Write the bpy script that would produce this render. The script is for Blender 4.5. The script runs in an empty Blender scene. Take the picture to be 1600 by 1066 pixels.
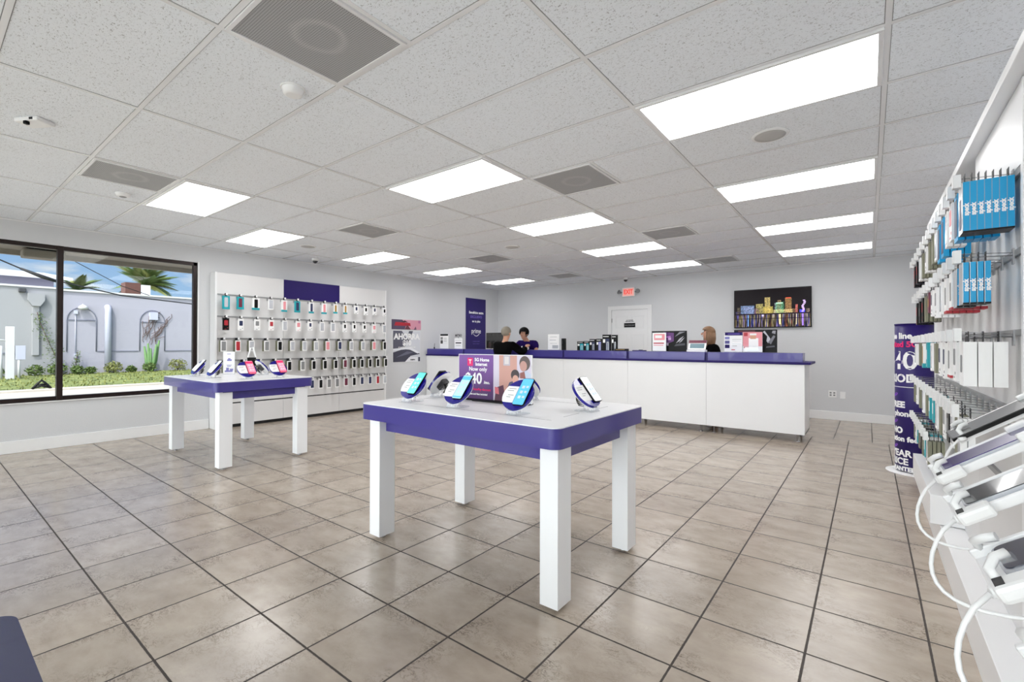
import bpy, math, random
from mathutils import Vector, Matrix, Euler
random.seed(7)
PI = math.pi
R = math.radians
C = bpy.context.scene.collection
sc = bpy.context.scene

# ------------------------------------------------------------------ camera, world, sun, exposure
CAM_H = 1.298
CEIL = 2.754
cam_d = bpy.data.cameras.new('camera'); cam = bpy.data.objects.new('camera', cam_d); C.objects.link(cam)
cam_d.sensor_width = 36; cam_d.sensor_fit = 'HORIZONTAL'; cam_d.lens = 725.7/1600*36
cam_d.clip_start = 0.02; cam_d.clip_end = 500
Y0, PITCH, ROLL = R(37.515), 0.0062, -0.0023
cam.matrix_world = (Matrix.Translation((0, 0, CAM_H)) @ Matrix.Rotation(Y0, 4, 'Z') @
                    Matrix.Rotation(PI/2 + PITCH, 4, 'X') @ Matrix.Rotation(-ROLL, 4, 'Z'))
sc.camera = cam
sc.view_settings.view_transform = 'Standard'
sc.view_settings.look = 'None'
sc.view_settings.gamma = 1
sc.view_settings.use_curve_mapping = False
sc.view_settings.exposure = 0.0
LIGHT_PANEL = 7.6
SKY = 1.0
FRONT_SKY_BOOST = 6.9
sc.cycles.diffuse_bounces = 8
sc.cycles.max_bounces = 16

w = bpy.data.worlds.new('world'); sc.world = w; w.use_nodes = True
nt = w.node_tree; nt.nodes.clear()
def wn(t, **k):
    n = nt.nodes.new(t)
    for a, b in k.items(): setattr(n, a, b)
    return n
out = wn('ShaderNodeOutputWorld'); bg = wn('ShaderNodeBackground'); bg.inputs[1].default_value = SKY
tc = wn('ShaderNodeTexCoord'); sep = wn('ShaderNodeSeparateXYZ')
nt.links.new(tc.outputs['Generated'], sep.inputs[0])
ramp = wn('ShaderNodeValToRGB')
ramp.color_ramp.elements[0].position = 0.0; ramp.color_ramp.elements[0].color = (.50, .72, .95, 1)
ramp.color_ramp.elements[1].position = 0.35; ramp.color_ramp.elements[1].color = (.10, .30, .80, 1)
nt.links.new(sep.outputs[2], ramp.inputs[0])
mp = wn('ShaderNodeMapping'); mp.inputs['Scale'].default_value = (3.2, 3.2, 11)
nt.links.new(tc.outputs['Generated'], mp.inputs[0])
no = wn('ShaderNodeTexNoise'); no.inputs['Scale'].default_value = 2.3; no.inputs['Detail'].default_value = 7; no.inputs['Roughness'].default_value = .55
nt.links.new(mp.outputs[0], no.inputs[0])
cr = wn('ShaderNodeValToRGB'); cr.color_ramp.elements[0].position = .50; cr.color_ramp.elements[1].position = .68
nt.links.new(no.outputs[0], cr.inputs[0])
mx = wn('ShaderNodeMixRGB'); mx.inputs[2].default_value = (.93, .95, 1, 1)
nt.links.new(cr.outputs[0], mx.inputs[0]); nt.links.new(ramp.outputs[0], mx.inputs[1])
# sky boosted and whitened toward the unseen shop-front side (-Y) to brighten the room
dt = wn('ShaderNodeVectorMath', operation='DOT_PRODUCT'); dt.inputs[1].default_value = (.25, -.95, .2)
nt.links.new(tc.outputs['Generated'], dt.inputs[0])
gl_ = wn('ShaderNodeMapRange'); gl_.interpolation_type = 'SMOOTHSTEP'; gl_.inputs[1].default_value = .05; gl_.inputs[2].default_value = .95
gl_.inputs[3].default_value = SKY; gl_.inputs[4].default_value = SKY*FRONT_SKY_BOOST
nt.links.new(dt.outputs['Value'], gl_.inputs[0]); nt.links.new(gl_.outputs[0], bg.inputs[1])
hz = wn('ShaderNodeMapRange'); hz.interpolation_type = 'SMOOTHSTEP'; hz.inputs[1].default_value = .0; hz.inputs[2].default_value = .6
nt.links.new(dt.outputs['Value'], hz.inputs[0])
mh = wn('ShaderNodeMixRGB'); mh.inputs[2].default_value = (.92, .94, .97, 1)
nt.links.new(hz.outputs[0], mh.inputs[0]); nt.links.new(mx.outputs[0], mh.inputs[1])
nt.links.new(mh.outputs[0], bg.inputs[0]); nt.links.new(bg.outputs[0], out.inputs[0])

sun_d = bpy.data.lights.new('sun', 'SUN'); sun_d.energy = 4.0; sun_d.angle = R(1.5); sun_d.color = (1, .96, .9)
sun = bpy.data.objects.new('sun', sun_d); C.objects.link(sun)
sun.rotation_euler = Vector((-.38, .42, -.82)).to_track_quat('-Z', 'Y').to_euler()

# ------------------------------------------------------------------ materials
def lin(c):
    return tuple(((x/255)/12.92 if x/255 <= .04045 else ((x/255+.055)/1.055)**2.4) for x in c) + (1,)
MATS = {}
def mat(name, rgb, rough=.5, metal=0., spec=.5, trans=0., emit=0., coat=0., noise=0., nscale=8., bump=0., bscale=60.):
    if name in MATS: return MATS[name]
    m = bpy.data.materials.new(name); m.use_nodes = True; MATS[name] = m
    t = m.node_tree; b = t.nodes['Principled BSDF']
    c = lin(rgb)
    b.inputs['Base Color'].default_value = c
    b.inputs['Roughness'].default_value = rough
    b.inputs['Metallic'].default_value = metal
    b.inputs['Specular IOR Level'].default_value = spec
    b.inputs['Transmission Weight'].default_value = trans
    b.inputs['Coat Weight'].default_value = coat
    if emit:
        b.inputs['Emission Color'].default_value = c; b.inputs['Emission Strength'].default_value = emit
    tcn = None
    if noise or bump:
        tcn = t.nodes.new('ShaderNodeTexCoord')
    if noise:
        n = t.nodes.new('ShaderNodeTexNoise'); n.inputs['Scale'].default_value = nscale; n.inputs['Detail'].default_value = 4
        t.links.new(tcn.outputs['Object'], n.inputs[0])
        r = t.nodes.new('ShaderNodeMapRange'); r.inputs[3].default_value = 1-noise; r.inputs[4].default_value = 1+noise
        t.links.new(n.outputs[0], r.inputs[0])
        v = t.nodes.new('ShaderNodeVectorMath'); v.operation = 'SCALE'; v.inputs[0].default_value = c[:3]
        t.links.new(r.outputs[0], v.inputs['Scale']); t.links.new(v.outputs[0], b.inputs['Base Color'])
    if bump:
        n = t.nodes.new('ShaderNodeTexNoise'); n.inputs['Scale'].default_value = bscale; n.inputs['Detail'].default_value = 3
        t.links.new(tcn.outputs['Object'], n.inputs[0])
        bp = t.nodes.new('ShaderNodeBump'); bp.inputs['Strength'].default_value = bump; bp.inputs['Distance'].default_value = .01
        t.links.new(n.outputs[0], bp.inputs['Height']); t.links.new(bp.outputs[0], b.inputs['Normal'])
    return m

M_WALL = mat('wall_paint', (214, 215, 217), .6, bump=.15, bscale=90, spec=.3)
M_TRIM = mat('white_trim', (240, 240, 240), .35)
M_GRID = mat('ceiling_grid_paint', (236, 236, 237), .25); M_EDGE_SHADOW = mat('painted_tile_edge_shadow', (140, 140, 140), .8)  # second grey is the shadow line painted beside the ceiling grid
M_WHITE = mat('white_laminate', (238, 238, 239), .3, noise=.015, nscale=3)
M_LEG = mat('white_leg_laminate', (242, 243, 245), .35)
M_SLAT = mat('display_panel_laminate', (222, 221, 221), .45)
M_RAIL = mat('aluminium_rail', (150, 150, 151), .5)
M_GAP = mat('dark_shadow_gap', (22, 22, 24), .6)
M_PURPLE = mat('purple_laminate', (61, 53, 136), .3, coat=.35)
M_PURPD = mat('dark_purple_laminate', (38, 24, 94), .5, spec=.2)
M_INDIGO = mat('indigo_print', (33, 12, 98), .45)
M_BLUE = mat('indigo_blue_cradle', (22, 14, 132), .18, coat=.5)
M_BLACK = mat('black_plastic', (10, 10, 12), .4, spec=.22)
M_DKGREY = mat('dark_grey_plastic', (60, 60, 63), .4)
M_GREY = mat('grey_plastic', (135, 136, 138), .45)
M_CHROME = mat('chrome', (205, 205, 208), .15, metal=1)
M_STEEL = mat('peg_steel', (165, 165, 167), .35, metal=.7)
M_PLAST = mat('white_plastic', (240, 240, 240), .3)
M_PAPER = mat('white_paper', (246, 246, 246), .55)
M_TEAL = mat('teal_print', (20, 160, 172), .4)
M_CYAN = mat('cyan_print', (0, 158, 214), .4)
M_SILV = mat('silver_case_edge', (205, 208, 214), .25, metal=.4)
M_MAG = mat('magenta_print', (226, 26, 110), .45)
M_RED = mat('red_print', (178, 40, 52), .45)
M_PINK = mat('pink_print', (232, 150, 158), .5)
M_NAVY = mat('navy_print', (34, 44, 84), .45)
M_OLIVE = mat('olive_card', (128, 128, 108), .6)
M_MAROON = mat('maroon_print', (110, 40, 62), .45)
M_GOLD = mat('amber_print', (170, 130, 60), .45)
M_SKIN = mat('skin', (214, 160, 132), .5)
M_HAIRD = mat('black_hair', (12, 10, 11), .6, spec=.15)
M_HAIRG = mat('grey_hair', (150, 142, 128), .6, noise=.15, nscale=60)
M_HAIRB = mat('light_brown_hair', (138, 104, 76), .5, noise=.15, nscale=60)
M_SHIRTB = mat('black_shirt', (9, 9, 11), .9, spec=.05)
M_SHIRTP = mat('purple_shirt', (38, 20, 88), .9, spec=.1)
M_JEANS = mat('dark_trousers', (30, 32, 42), .8)
M_BRONZE = mat('dark_bronze_frame', (38, 26, 24), .4, metal=.4)
M_GLASSB = mat('black_glass', (8, 8, 10), .08, coat=1)
M_SCRB = mat('lit_blue_screen', (90, 178, 232), .25, emit=.55)
M_SCRL = mat('lit_pale_screen', (170, 214, 240), .25, emit=.5)
M_SCRT = mat('lit_teal_screen', (94, 202, 196), .25, emit=.5)
M_VENT = mat('perforated_vent', (150, 151, 152), .45, metal=.3, noise=.1, nscale=5)
def clear_mat(name, rgb, rough=.02, alpha=.2):
    m = bpy.data.materials.new(name); m.use_nodes = True; t = m.node_tree
    b = t.nodes['Principled BSDF']; o = [n for n in t.nodes if n.type == 'OUTPUT_MATERIAL'][0]
    b.inputs['Base Color'].default_value = lin(rgb); b.inputs['Roughness'].default_value = rough
    tr = t.nodes.new('ShaderNodeBsdfTransparent'); mxs = t.nodes.new('ShaderNodeMixShader'); mxs.inputs[0].default_value = alpha
    t.links.new(tr.outputs[0], mxs.inputs[1]); t.links.new(b.outputs[0], mxs.inputs[2]); t.links.new(mxs.outputs[0], o.inputs[0])
    return m
def glass_mat():
    m = bpy.data.materials.new('window_glass'); m.use_nodes = True; t = m.node_tree; t.nodes.clear()
    o = t.nodes.new('ShaderNodeOutputMaterial'); tr = t.nodes.new('ShaderNodeBsdfTransparent'); tr.inputs[0].default_value = (.93, .95, .94, 1)
    g = t.nodes.new('ShaderNodeBsdfGlossy'); g.inputs['Roughness'].default_value = .01
    f = t.nodes.new('ShaderNodeFresnel'); f.inputs[0].default_value = 1.25
    x = t.nodes.new('ShaderNodeMixShader')
    t.links.new(f.outputs[0], x.inputs[0]); t.links.new(tr.outputs[0], x.inputs[1]); t.links.new(g.outputs[0], x.inputs[2]); t.links.new(x.outputs[0], o.inputs[0])
    return m
M_GLASS = glass_mat()
M_ACRYL = clear_mat('clear_acrylic', (235, 240, 245), .05, .28)
M_DIFF = mat('light_diffuser', (255, 255, 255), .5, emit=LIGHT_PANEL)

def nodes_of(name, rough=.5):
    m = bpy.data.materials.new(name); m.use_nodes = True
    return m, m.node_tree, m.node_tree.nodes['Principled BSDF']
def mth(t, op, a, b=None, c=None):
    n = t.nodes.new('ShaderNodeMath'); n.operation = op
    for i, v in enumerate((a, b, c)):
        if v is None: continue
        if isinstance(v, (int, float)): n.inputs[i].default_value = v
        else: t.links.new(v, n.inputs[i])
    return n.outputs[0]

def floor_material():
    m, t, b = nodes_of('travertine_floor_tile')
    tc = t.nodes.new('ShaderNodeTexCoord'); s = t.nodes.new('ShaderNodeSeparateXYZ'); t.links.new(tc.outputs['Object'], s.inputs[0])
    S = .4211
    back = mth(t, 'GREATER_THAN', s.outputs[1], 1.886+14.35*S-.147)
    xs = mth(t, 'ADD', s.outputs[0], 1.057)
    xs = mth(t, 'SUBTRACT', xs, mth(t, 'MULTIPLY', back, .2505))
    ys = mth(t, 'SUBTRACT', s.outputs[1], 1.886)
    u = mth(t, 'DIVIDE', xs, S); v = mth(t, 'DIVIDE', ys, S)
    def edge(a):
        f = mth(t, 'FRACT', mth(t, 'ADD', a, 100.0))
        return mth(t, 'MINIMUM', f, mth(t, 'SUBTRACT', 1.0, f))
    # wobble so the grout line is hand-laid
    nz = t.nodes.new('ShaderNodeTexNoise'); nz.inputs['Scale'].default_value = 45; nz.inputs['Detail'].default_value = 3
    t.links.new(tc.outputs['Object'], nz.inputs[0])
    wob = mth(t, 'MULTIPLY', mth(t, 'SUBTRACT', nz.outputs[0], .5), .007)
    d = mth(t, 'ADD', mth(t, 'MINIMUM', edge(u), edge(v)), wob)
    gr = t.nodes.new('ShaderNodeMapRange'); gr.interpolation_type = 'SMOOTHSTEP'
    gr.inputs[1].default_value = .009; gr.inputs[2].default_value = .0135; t.links.new(d, gr.inputs[0])
    # per tile tint
    cu = mth(t, 'FLOOR', u); cv = mth(t, 'FLOOR', v)
    cb = t.nodes.new('ShaderNodeCombineXYZ'); t.links.new(cu, cb.inputs[0]); t.links.new(cv, cb.inputs[1])
    wnz = t.nodes.new('ShaderNodeTexWhiteNoise'); wnz.noise_dimensions = '2D'; t.links.new(cb.outputs[0], wnz.inputs[0])
    # cloudy travertine
    off = t.nodes.new('ShaderNodeVectorMath'); off.operation = 'MULTIPLY_ADD'; off.inputs[1].default_value = (5.3, 7.7, 0)
    t.links.new(cb.outputs[0], off.inputs[0]); t.links.new(tc.outputs['Object'], off.inputs[2])
    n1 = t.nodes.new('ShaderNodeTexNoise'); n1.inputs['Scale'].default_value = 5; n1.inputs['Detail'].default_value = 6; n1.inputs['Roughness'].default_value = .62
    mpn = t.nodes.new('ShaderNodeMapping'); mpn.inputs['Scale'].default_value = (1, 1.7, 1); t.links.new(off.outputs[0], mpn.inputs[0]); t.links.new(mpn.outputs[0], n1.inputs[0])
    rp = t.nodes.new('ShaderNodeValToRGB'); e = rp.color_ramp.elements
    e[0].position = .25; e[0].color = lin((164, 150, 136)); e[1].position = .8; e[1].color = lin((191, 178, 163))
    t.links.new(n1.outputs[0], rp.inputs[0])
    # dark pitted veins
    n2 = t.nodes.new('ShaderNodeTexNoise'); n2.inputs['Scale'].default_value = 17; n2.inputs['Detail'].default_value = 9; n2.inputs['Roughness'].default_value = .72
    n2.inputs['Distortion'].default_value = .8; t.links.new(mpn.outputs[0], n2.inputs[0])
    n3 = t.nodes.new('ShaderNodeTexNoise'); n3.inputs['Scale'].default_value = 4.2; t.links.new(off.outputs[0], n3.inputs[0])
    vein = mth(t, 'ABSOLUTE', mth(t, 'SUBTRACT', n2.outputs[0], .5))
    vm = t.nodes.new('ShaderNodeMapRange'); vm.inputs[1].default_value = .0; vm.inputs[2].default_value = .024; vm.inputs[3].default_value = 1; vm.inputs[4].default_value = 0
    t.links.new(vein, vm.inputs[0])
    vk = t.nodes.new('ShaderNodeMapRange'); vk.inputs[1].default_value = .46; vk.inputs[2].default_value = .6; t.links.new(n3.outputs[0], vk.inputs[0])
    ve = t.nodes.new('ShaderNodeMapRange'); ve.inputs[1].default_value = .04; ve.inputs[2].default_value = .30; ve.inputs[3].default_value = 1; ve.inputs[4].default_value = .25
    t.links.new(d, ve.inputs[0])
    vs = mth(t, 'MULTIPLY', mth(t, 'MULTIPLY', mth(t, 'MULTIPLY', vm.outputs[0], vk.outputs[0]), ve.outputs[0]), 1.0)
    m1 = t.nodes.new('ShaderNodeMixRGB'); m1.inputs[2].default_value = lin((92, 78, 66)); t.links.new(vs, m1.inputs[0]); t.links.new(rp.outputs[0], m1.inputs[1])
    tint = t.nodes.new('ShaderNodeMapRange'); tint.inputs[3].default_value = .93; tint.inputs[4].default_value = 1.06; t.links.new(wnz.outputs[0], tint.inputs[0])
    sc_ = t.nodes.new('ShaderNodeVectorMath'); sc_.operation = 'SCALE'; t.links.new(m1.outputs[0], sc_.inputs[0]); t.links.new(tint.outputs[0], sc_.inputs['Scale'])
    m2 = t.nodes.new('ShaderNodeMixRGB'); m2.inputs[1].default_value = lin((58, 48, 40)); t.links.new(gr.outputs[0], m2.inputs[0]); t.links.new(sc_.outputs[0], m2.inputs[2])
    t.links.new(m2.outputs[0], b.inputs['Base Color'])
    rg = mth(t, 'ADD', .23, mth(t, 'MULTIPLY', mth(t, 'SUBTRACT', 1.0, gr.outputs[0]), .5))
    t.links.new(rg, b.inputs['Roughness']); b.inputs['Specular IOR Level'].default_value = .85
    n4 = t.nodes.new('ShaderNodeTexNoise'); n4.inputs['Scale'].default_value = 9; n4.inputs['Detail'].default_value = 1; t.links.new(off.outputs[0], n4.inputs[0])
    h = mth(t, 'ADD', gr.outputs[0], mth(t, 'MULTIPLY', n4.outputs[0], .35))
    bp = t.nodes.new('ShaderNodeBump'); bp.inputs['Strength'].default_value = .5; bp.inputs['Distance'].default_value = .002
    t.links.new(h, bp.inputs['Height']); t.links.new(bp.outputs[0], b.inputs['Normal'])
    return m
def ceiling_material():
    m, t, b = nodes_of('fissured_ceiling_tile')
    tc = t.nodes.new('ShaderNodeTexCoord')
    mpn = t.nodes.new('ShaderNodeMapping'); mpn.inputs['Scale'].default_value = (1, 1.6, 1); t.links.new(tc.outputs['Object'], mpn.inputs[0])
    v = t.nodes.new('ShaderNodeTexNoise'); v.inputs['Scale'].default_value = 95; v.inputs['Detail'].default_value = 2; v.inputs['Distortion'].default_value = 1.2
    t.links.new(mpn.outputs[0], v.inputs[0])
    r = t.nodes.new('ShaderNodeMapRange'); r.inputs[1].default_value = .60; r.inputs[2].default_value = .67; t.links.new(v.outputs[0], r.inputs[0])
    mm = t.nodes.new('ShaderNodeMixRGB'); mm.inputs[1].default_value = lin((243, 247, 252)); mm.inputs[2].default_value = lin((186, 187, 189))
    t.links.new(r.outputs[0], mm.inputs[0]); t.links.new(mm.outputs[0], b.inputs['Base Color'])
    b.inputs['Roughness'].default_value = .85; b.inputs['Specular IOR Level'].default_value = .2
    bp = t.nodes.new('ShaderNodeBump'); bp.invert = True; bp.inputs['Strength'].default_value = .5; bp.inputs['Distance'].default_value = .002
    t.links.new(r.outputs[0], bp.inputs['Height']); t.links.new(bp.outputs[0], b.inputs['Normal'])
    return m

# ------------------------------------------------------------------ mesh helpers
class MB:
    def __init__(s): s.v = []; s.f = []; s.m = []; s.sm = []
    def add(s, vs, fs, mi=0, smooth=False, M=None):
        k = len(s.v)
        if M is not None: vs = [M @ Vector(p) for p in vs]
        s.v += [tuple(p) for p in vs]
        for f in fs: s.f.append(tuple(i+k for i in f)); s.m.append(mi); s.sm.append(smooth)
        return s
    def box(s, a, b, mi=0, M=None):
        x0, x1 = sorted((a[0], b[0])); y0, y1 = sorted((a[1], b[1])); z0, z1 = sorted((a[2], b[2]))
        vs = [(x0,y0,z0),(x1,y0,z0),(x1,y1,z0),(x0,y1,z0),(x0,y0,z1),(x1,y0,z1),(x1,y1,z1),(x0,y1,z1)]
        return s.add(vs, [(0,3,2,1),(4,5,6,7),(0,1,5,4),(1,2,6,5),(2,3,7,6),(3,0,4,7)], mi, False, M)
    def prism(s, pts, z0, z1, mi=0, M=None, smooth=False):
        n = len(pts); vs = [(x,y,z0) for x,y in pts]+[(x,y,z1) for x,y in pts]
        fs = [tuple(reversed(range(n))), tuple(range(n, 2*n))]
        s.add(vs, fs, mi, False, M); k = len(s.v); s.add(vs, [], mi, False, M)
        for i in range(n):
            s.f.append((k+i, k+(i+1) % n, k+n+(i+1) % n, k+n+i)); s.m.append(mi); s.sm.append(smooth)
        return s
    def lathe(s, prof, n=24, mi=0, M=None, smooth=True):
        vs = []; fs = []
        for r, z in prof:
            for i in range(n): a = 2*PI*i/n; vs.append((r*math.cos(a), r*math.sin(a), z))
        for j in range(len(prof)-1):
            for i in range(n):
                i2 = (i+1) % n; fs.append((j*n+i, j*n+i2, (j+1)*n+i2, (j+1)*n+i))
        s.add(vs, fs, mi, smooth, M)
        k = len(s.v)-len(vs)
        s.f.append(tuple(k+i for i in reversed(range(n)))); s.m.append(mi); s.sm.append(False)
        s.f.append(tuple(k+(len(prof)-1)*n+i for i in range(n))); s.m.append(mi); s.sm.append(False)
        return s
    def tube(s, pts, r, n=8, mi=0, M=None):
        pts = [Vector(p) for p in pts]; vs = []; fs = []
        rr = r if isinstance(r, (list, tuple)) else [r]*len(pts)
        up = Vector((0, 0, 1)); prev = None
        for i, p in enumerate(pts):
            d = (pts[min(i+1, len(pts)-1)] - pts[max(i-1, 0)]).normalized()
            if prev is None:
                a = up if abs(d.z) < .9 else Vector((1, 0, 0)); u = d.cross(a).normalized()
            else:
                u = (prev - d*prev.dot(d)).normalized()
            prev = u; v = d.cross(u)
            for k in range(n):
                an = 2*PI*k/n; vs.append(p + (u*math.cos(an)+v*math.sin(an))*rr[i])
        for i in range(len(pts)-1):
            for k in range(n):
                k2 = (k+1) % n; fs.append((i*n+k, i*n+k2, (i+1)*n+k2, (i+1)*n+k))
        s.add(vs, fs, mi, True, M)
        b = len(s.v)-len(vs)
        s.f.append(tuple(b+k for k in reversed(range(n)))); s.m.append(mi); s.sm.append(False)
        s.f.append(tuple(b+(len(pts)-1)*n+k for k in range(n))); s.m.append(mi); s.sm.append(False)
        return s
    def sphere(s, c, r, n=12, mi=0, M=None, cut=None):
        if not isinstance(r, (tuple, list)): r = (r, r, r)
        vs = []; fs = []; h = n//2+1
        for j in range(h+1):
            th = PI*j/h
            for i in range(n):
                a = 2*PI*i/n; vs.append((c[0]+r[0]*math.sin(th)*math.cos(a), c[1]+r[1]*math.sin(th)*math.sin(a), c[2]+r[2]*math.cos(th)))
        for j in range(h):
            for i in range(n):
                i2 = (i+1) % n; f = (j*n+i, (j+1)*n+i, (j+1)*n+i2, j*n+i2)
                if cut and cut(sum((Vector(vs[q]) for q in f), Vector())/4): continue
                fs.append(f)
        return s.add(vs, fs, mi, True, M)
    def build(s, name, mats, parent=None, loc=(0,0,0), rot=(0,0,0), bevel=0, seg=2):
        me = bpy.data.meshes.new(name); me.from_pydata(s.v, [], s.f)
        if not isinstance(mats, (list, tuple)): mats = [mats]
        for m_ in mats: me.materials.append(m_)
        for p, mi, sm in zip(me.polygons, s.m, s.sm): p.material_index = mi; p.use_smooth = sm
        me.update()
        o = bpy.data.objects.new(name, me); C.objects.link(o)
        if parent: o.parent = parent
        o.location = loc; o.rotation_euler = rot
        if bevel:
            b = o.modifiers.new('bevel', 'BEVEL'); b.width = bevel; b.segments = seg; b.limit_method = 'ANGLE'
        return o

def tag(o, label, cat, group=None, kind=None):
    o['label'] = label; o['category'] = cat
    if group: o['group'] = group
    if kind: o['kind'] = kind
    return o
def thing(name, label, cat, loc=(0,0,0), rz=0, group=None):
    o = bpy.data.objects.new(name, None); C.objects.link(o); o.empty_display_size = .05
    o.location = loc; o.rotation_euler = (0, 0, rz)
    return tag(o, label, cat, group)
def st(o): o['kind'] = 'structure'; return o
def copy_tree(root, loc, rz=None, label=None, group=None):
    r = root.copy(); C.objects.link(r); r.location = loc
    if rz is not None: r.rotation_euler = (0, 0, rz)
    if label: r['label'] = label
    if group: r['group'] = group
    for ch in list(root.children):
        c = ch.copy(); C.objects.link(c); c.parent = r
        for g in list(ch.children):
            d = g.copy(); C.objects.link(d); d.parent = c
    return r
_dg = None
def text_mesh(body, size, align='CENTER', bold=0.0, ext=.0008, sx=1.0, space=1.0):
    cu = bpy.data.curves.new('t', 'FONT'); cu.body = body; cu.size = size; cu.align_x = align; cu.align_y = 'CENTER'
    cu.extrude = ext; cu.offset = bold; cu.space_character = space; cu.space_line = .9; cu.resolution_u = 3
    ob = bpy.data.objects.new('t', cu); C.objects.link(ob)
    bpy.context.view_layer.update()
    me = bpy.data.meshes.new_from_object(ob.evaluated_get(bpy.context.evaluated_depsgraph_get()))
    C.objects.unlink(ob); bpy.data.objects.remove(ob); bpy.data.curves.remove(cu)
    for v in me.vertices: v.co.x *= sx
    return me
def lettering(parts, parent, loc, rot, name='lettering'):
    """parts: list of (body, size, x, y, material, bold, sx); one joined mesh in a local XY plane"""
    mb = MB(); mats = []
    for body, size, x, y, m_, bold, sx in parts:
        if m_ not in mats: mats.append(m_)
        me = text_mesh(body, size, bold=bold, sx=sx)
        mb.add([(v.co.x+x, v.co.y+y, v.co.z) for v in me.vertices], [tuple(p.vertices) for p in me.polygons], mats.index(m_))
        bpy.data.meshes.remove(me)
    return mb.build(name, mats, parent, loc, rot)
def rrect(x0, y0, x1, y1, r, n=6):
    p = []
    for cx, cy, a0 in ((x1-r, y1-r, 0), (x0+r, y1-r, 90), (x0+r, y0+r, 180), (x1-r, y0+r, 270)):
        for i in range(n+1):
            a = R(a0+90*i/n); p.append((cx+r*math.cos(a), cy+r*math.sin(a)))
    return p
FACE_NY = (PI/2, 0, 0)          # flat artwork facing -Y
FACE_PX = (PI/2, 0, PI/2)       # facing +X

# ------------------------------------------------------------------ the room
LW, RW, BW, FW_ = -7.97, .74, 9.75, -1.5
M_FLOOR = floor_material(); M_CEILT = ceiling_material()
st(MB().box((LW-.2, FW_-.2, -.08), (RW+.2, BW+.2, 0)).build('floor', M_FLOOR))
st(MB().box((LW-.2, FW_-.2, CEIL), (RW+.2, BW+.2, CEIL+.08)).build('ceiling', M_CEILT))
# suspended T-bar grid
g = MB(); gr_ = MB(); X0, YG = .0738, .8686
def gx(i): return X0+1.2192*i
def gy(j): return YG+.6096*j
for i in range(-6, 1): gr_.box((gx(i)-.015, FW_, CEIL-.001), (gx(i)+.015, BW, CEIL+.001))  # darker bands under the bars, painted shadow along the tile edges
for j in range(-5, 15): gr_.box((LW, gy(j)-.015, CEIL-.001), (RW, gy(j)+.015, CEIL+.001))
for i in range(-6, 1): g.box((gx(i)-.012, FW_, CEIL-.004), (gx(i)+.012, BW, CEIL+.002))
for j in range(-5, 15): g.box((LW, gy(j)-.012, CEIL-.0035), (RW, gy(j)+.012, CEIL+.002))
for i in (-1.5,):
    for j in (0, 4, 8, 12): g.box((gx(i)-.012, gy(j), CEIL-.004), (gx(i)+.012, gy(j+1), CEIL+.002))
for j in (0, 4, 8, 12): g.box((gx(-4.5)-.012, gy(j), CEIL-.004), (gx(-4.5)+.012, gy(j+1), CEIL+.002))
st(g.build('trim_1', M_GRID)); st(gr_.build('trim_7', M_EDGE_SHADOW))
# wall angle
g = MB()
g.box((LW, FW_, CEIL-.02), (LW+.004, BW, CEIL-.0045)); g.box((LW, FW_, CEIL-.0065), (LW+.022, BW, CEIL-.0045))
g.box((LW, BW-.004, CEIL-.02), (RW, BW, CEIL-.0045)); g.box((LW, BW-.022, CEIL-.0065), (RW, BW, CEIL-.0045))
g.box((RW-.004, FW_, CEIL-.02), (RW, BW, CEIL-.0045))
st(g.build('trim_2', M_GRID))

WY0, WY1, WZ0, WZ1 = -1.1, 2.645, .585, 2.505
g = MB()
g.box((LW-.18, FW_, 0), (LW, BW, WZ0)); g.box((LW-.18, FW_, WZ1), (LW, BW, CEIL))
g.box((LW-.18, FW_, WZ0), (LW, WY0, WZ1)); g.box((LW-.18, WY1, WZ0), (LW, BW, WZ1))
st(g.build('wall_left', M_WALL))
st(MB().box((LW-.18, BW, 0), (RW+.18, BW+.18, CEIL)).build('wall_back', M_WALL))
st(MB().box((RW, FW_, 0), (RW+.18, BW, CEIL)).build('wall_right', M_WALL))
g = MB()
g.box((LW-.18, FW_-.18, 0), (RW+.18, FW_, .1)); g.box((LW-.18, FW_-.18, 2.68), (RW+.18, FW_, CEIL))
for a, b in ((LW-.18, -7.8), (-3.75, -3.6), (.6, RW+.18)): g.box((a, FW_-.18, .1), (b, FW_, 2.68))
st(g.build('wall_front', M_WALL))
def window(n, axis, a0, a1, z0, z1, pos, mull):
    w_ = bpy.data.objects.new('window_%d' % n, None); C.objects.link(w_); st(w_)
    f = MB(); t = .05
    def bar(p0, p1, q0, q1, d0=-.03, d1=.03):
        if axis == 'y': f.box((pos+d0, p0, q0), (pos+d1, p1, q1))
        else: f.box((p0, pos+d0, q0), (p1, pos+d1, q1))
    bar(a0, a1, z0, z0+t); bar(a0, a1, z1-t, z1); bar(a0, a0+t, z0, z1); bar(a1-t, a1, z0, z1)
    for m_ in mull: bar(m_-.028, m_+.028, z0, z1, -.04, .045)
    f.build('frame', M_BRONZE, w_, bevel=.003)
    gl = MB()
    if axis == 'y': gl.box((pos-.003, a0+t, z0+t), (pos+.003, a1-t, z1-t))
    else: gl.box((a0+t, pos-.003, z0+t), (a1-t, pos+.003, z1-t))
    gl.build('glass', M_GLASS, w_)
    return w_
window(1, 'y', WY0, WY1, WZ0, WZ1, LW-.05, [1.158])
window(2, 'x', -7.8, -3.75, .1, 2.68, FW_-.08, [-5.78])
window(3, 'x', -3.6, .6, .1, 2.68, FW_-.08, [-1.5])
g = MB(); g.box((LW-.02, WY0, WZ0-.012), (LW+.025, WY1, WZ0)); g.box((LW-.02, WY1, WZ0-.012), (LW+.006, WY1+.02, WZ1+.01))
st(g.build('trim_3', M_TRIM, bevel=.002))
def bb(name, a, b):
    m_ = MB().box(a, b)
    return st(m_.build(name, M_TRIM, bevel=.004))
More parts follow.
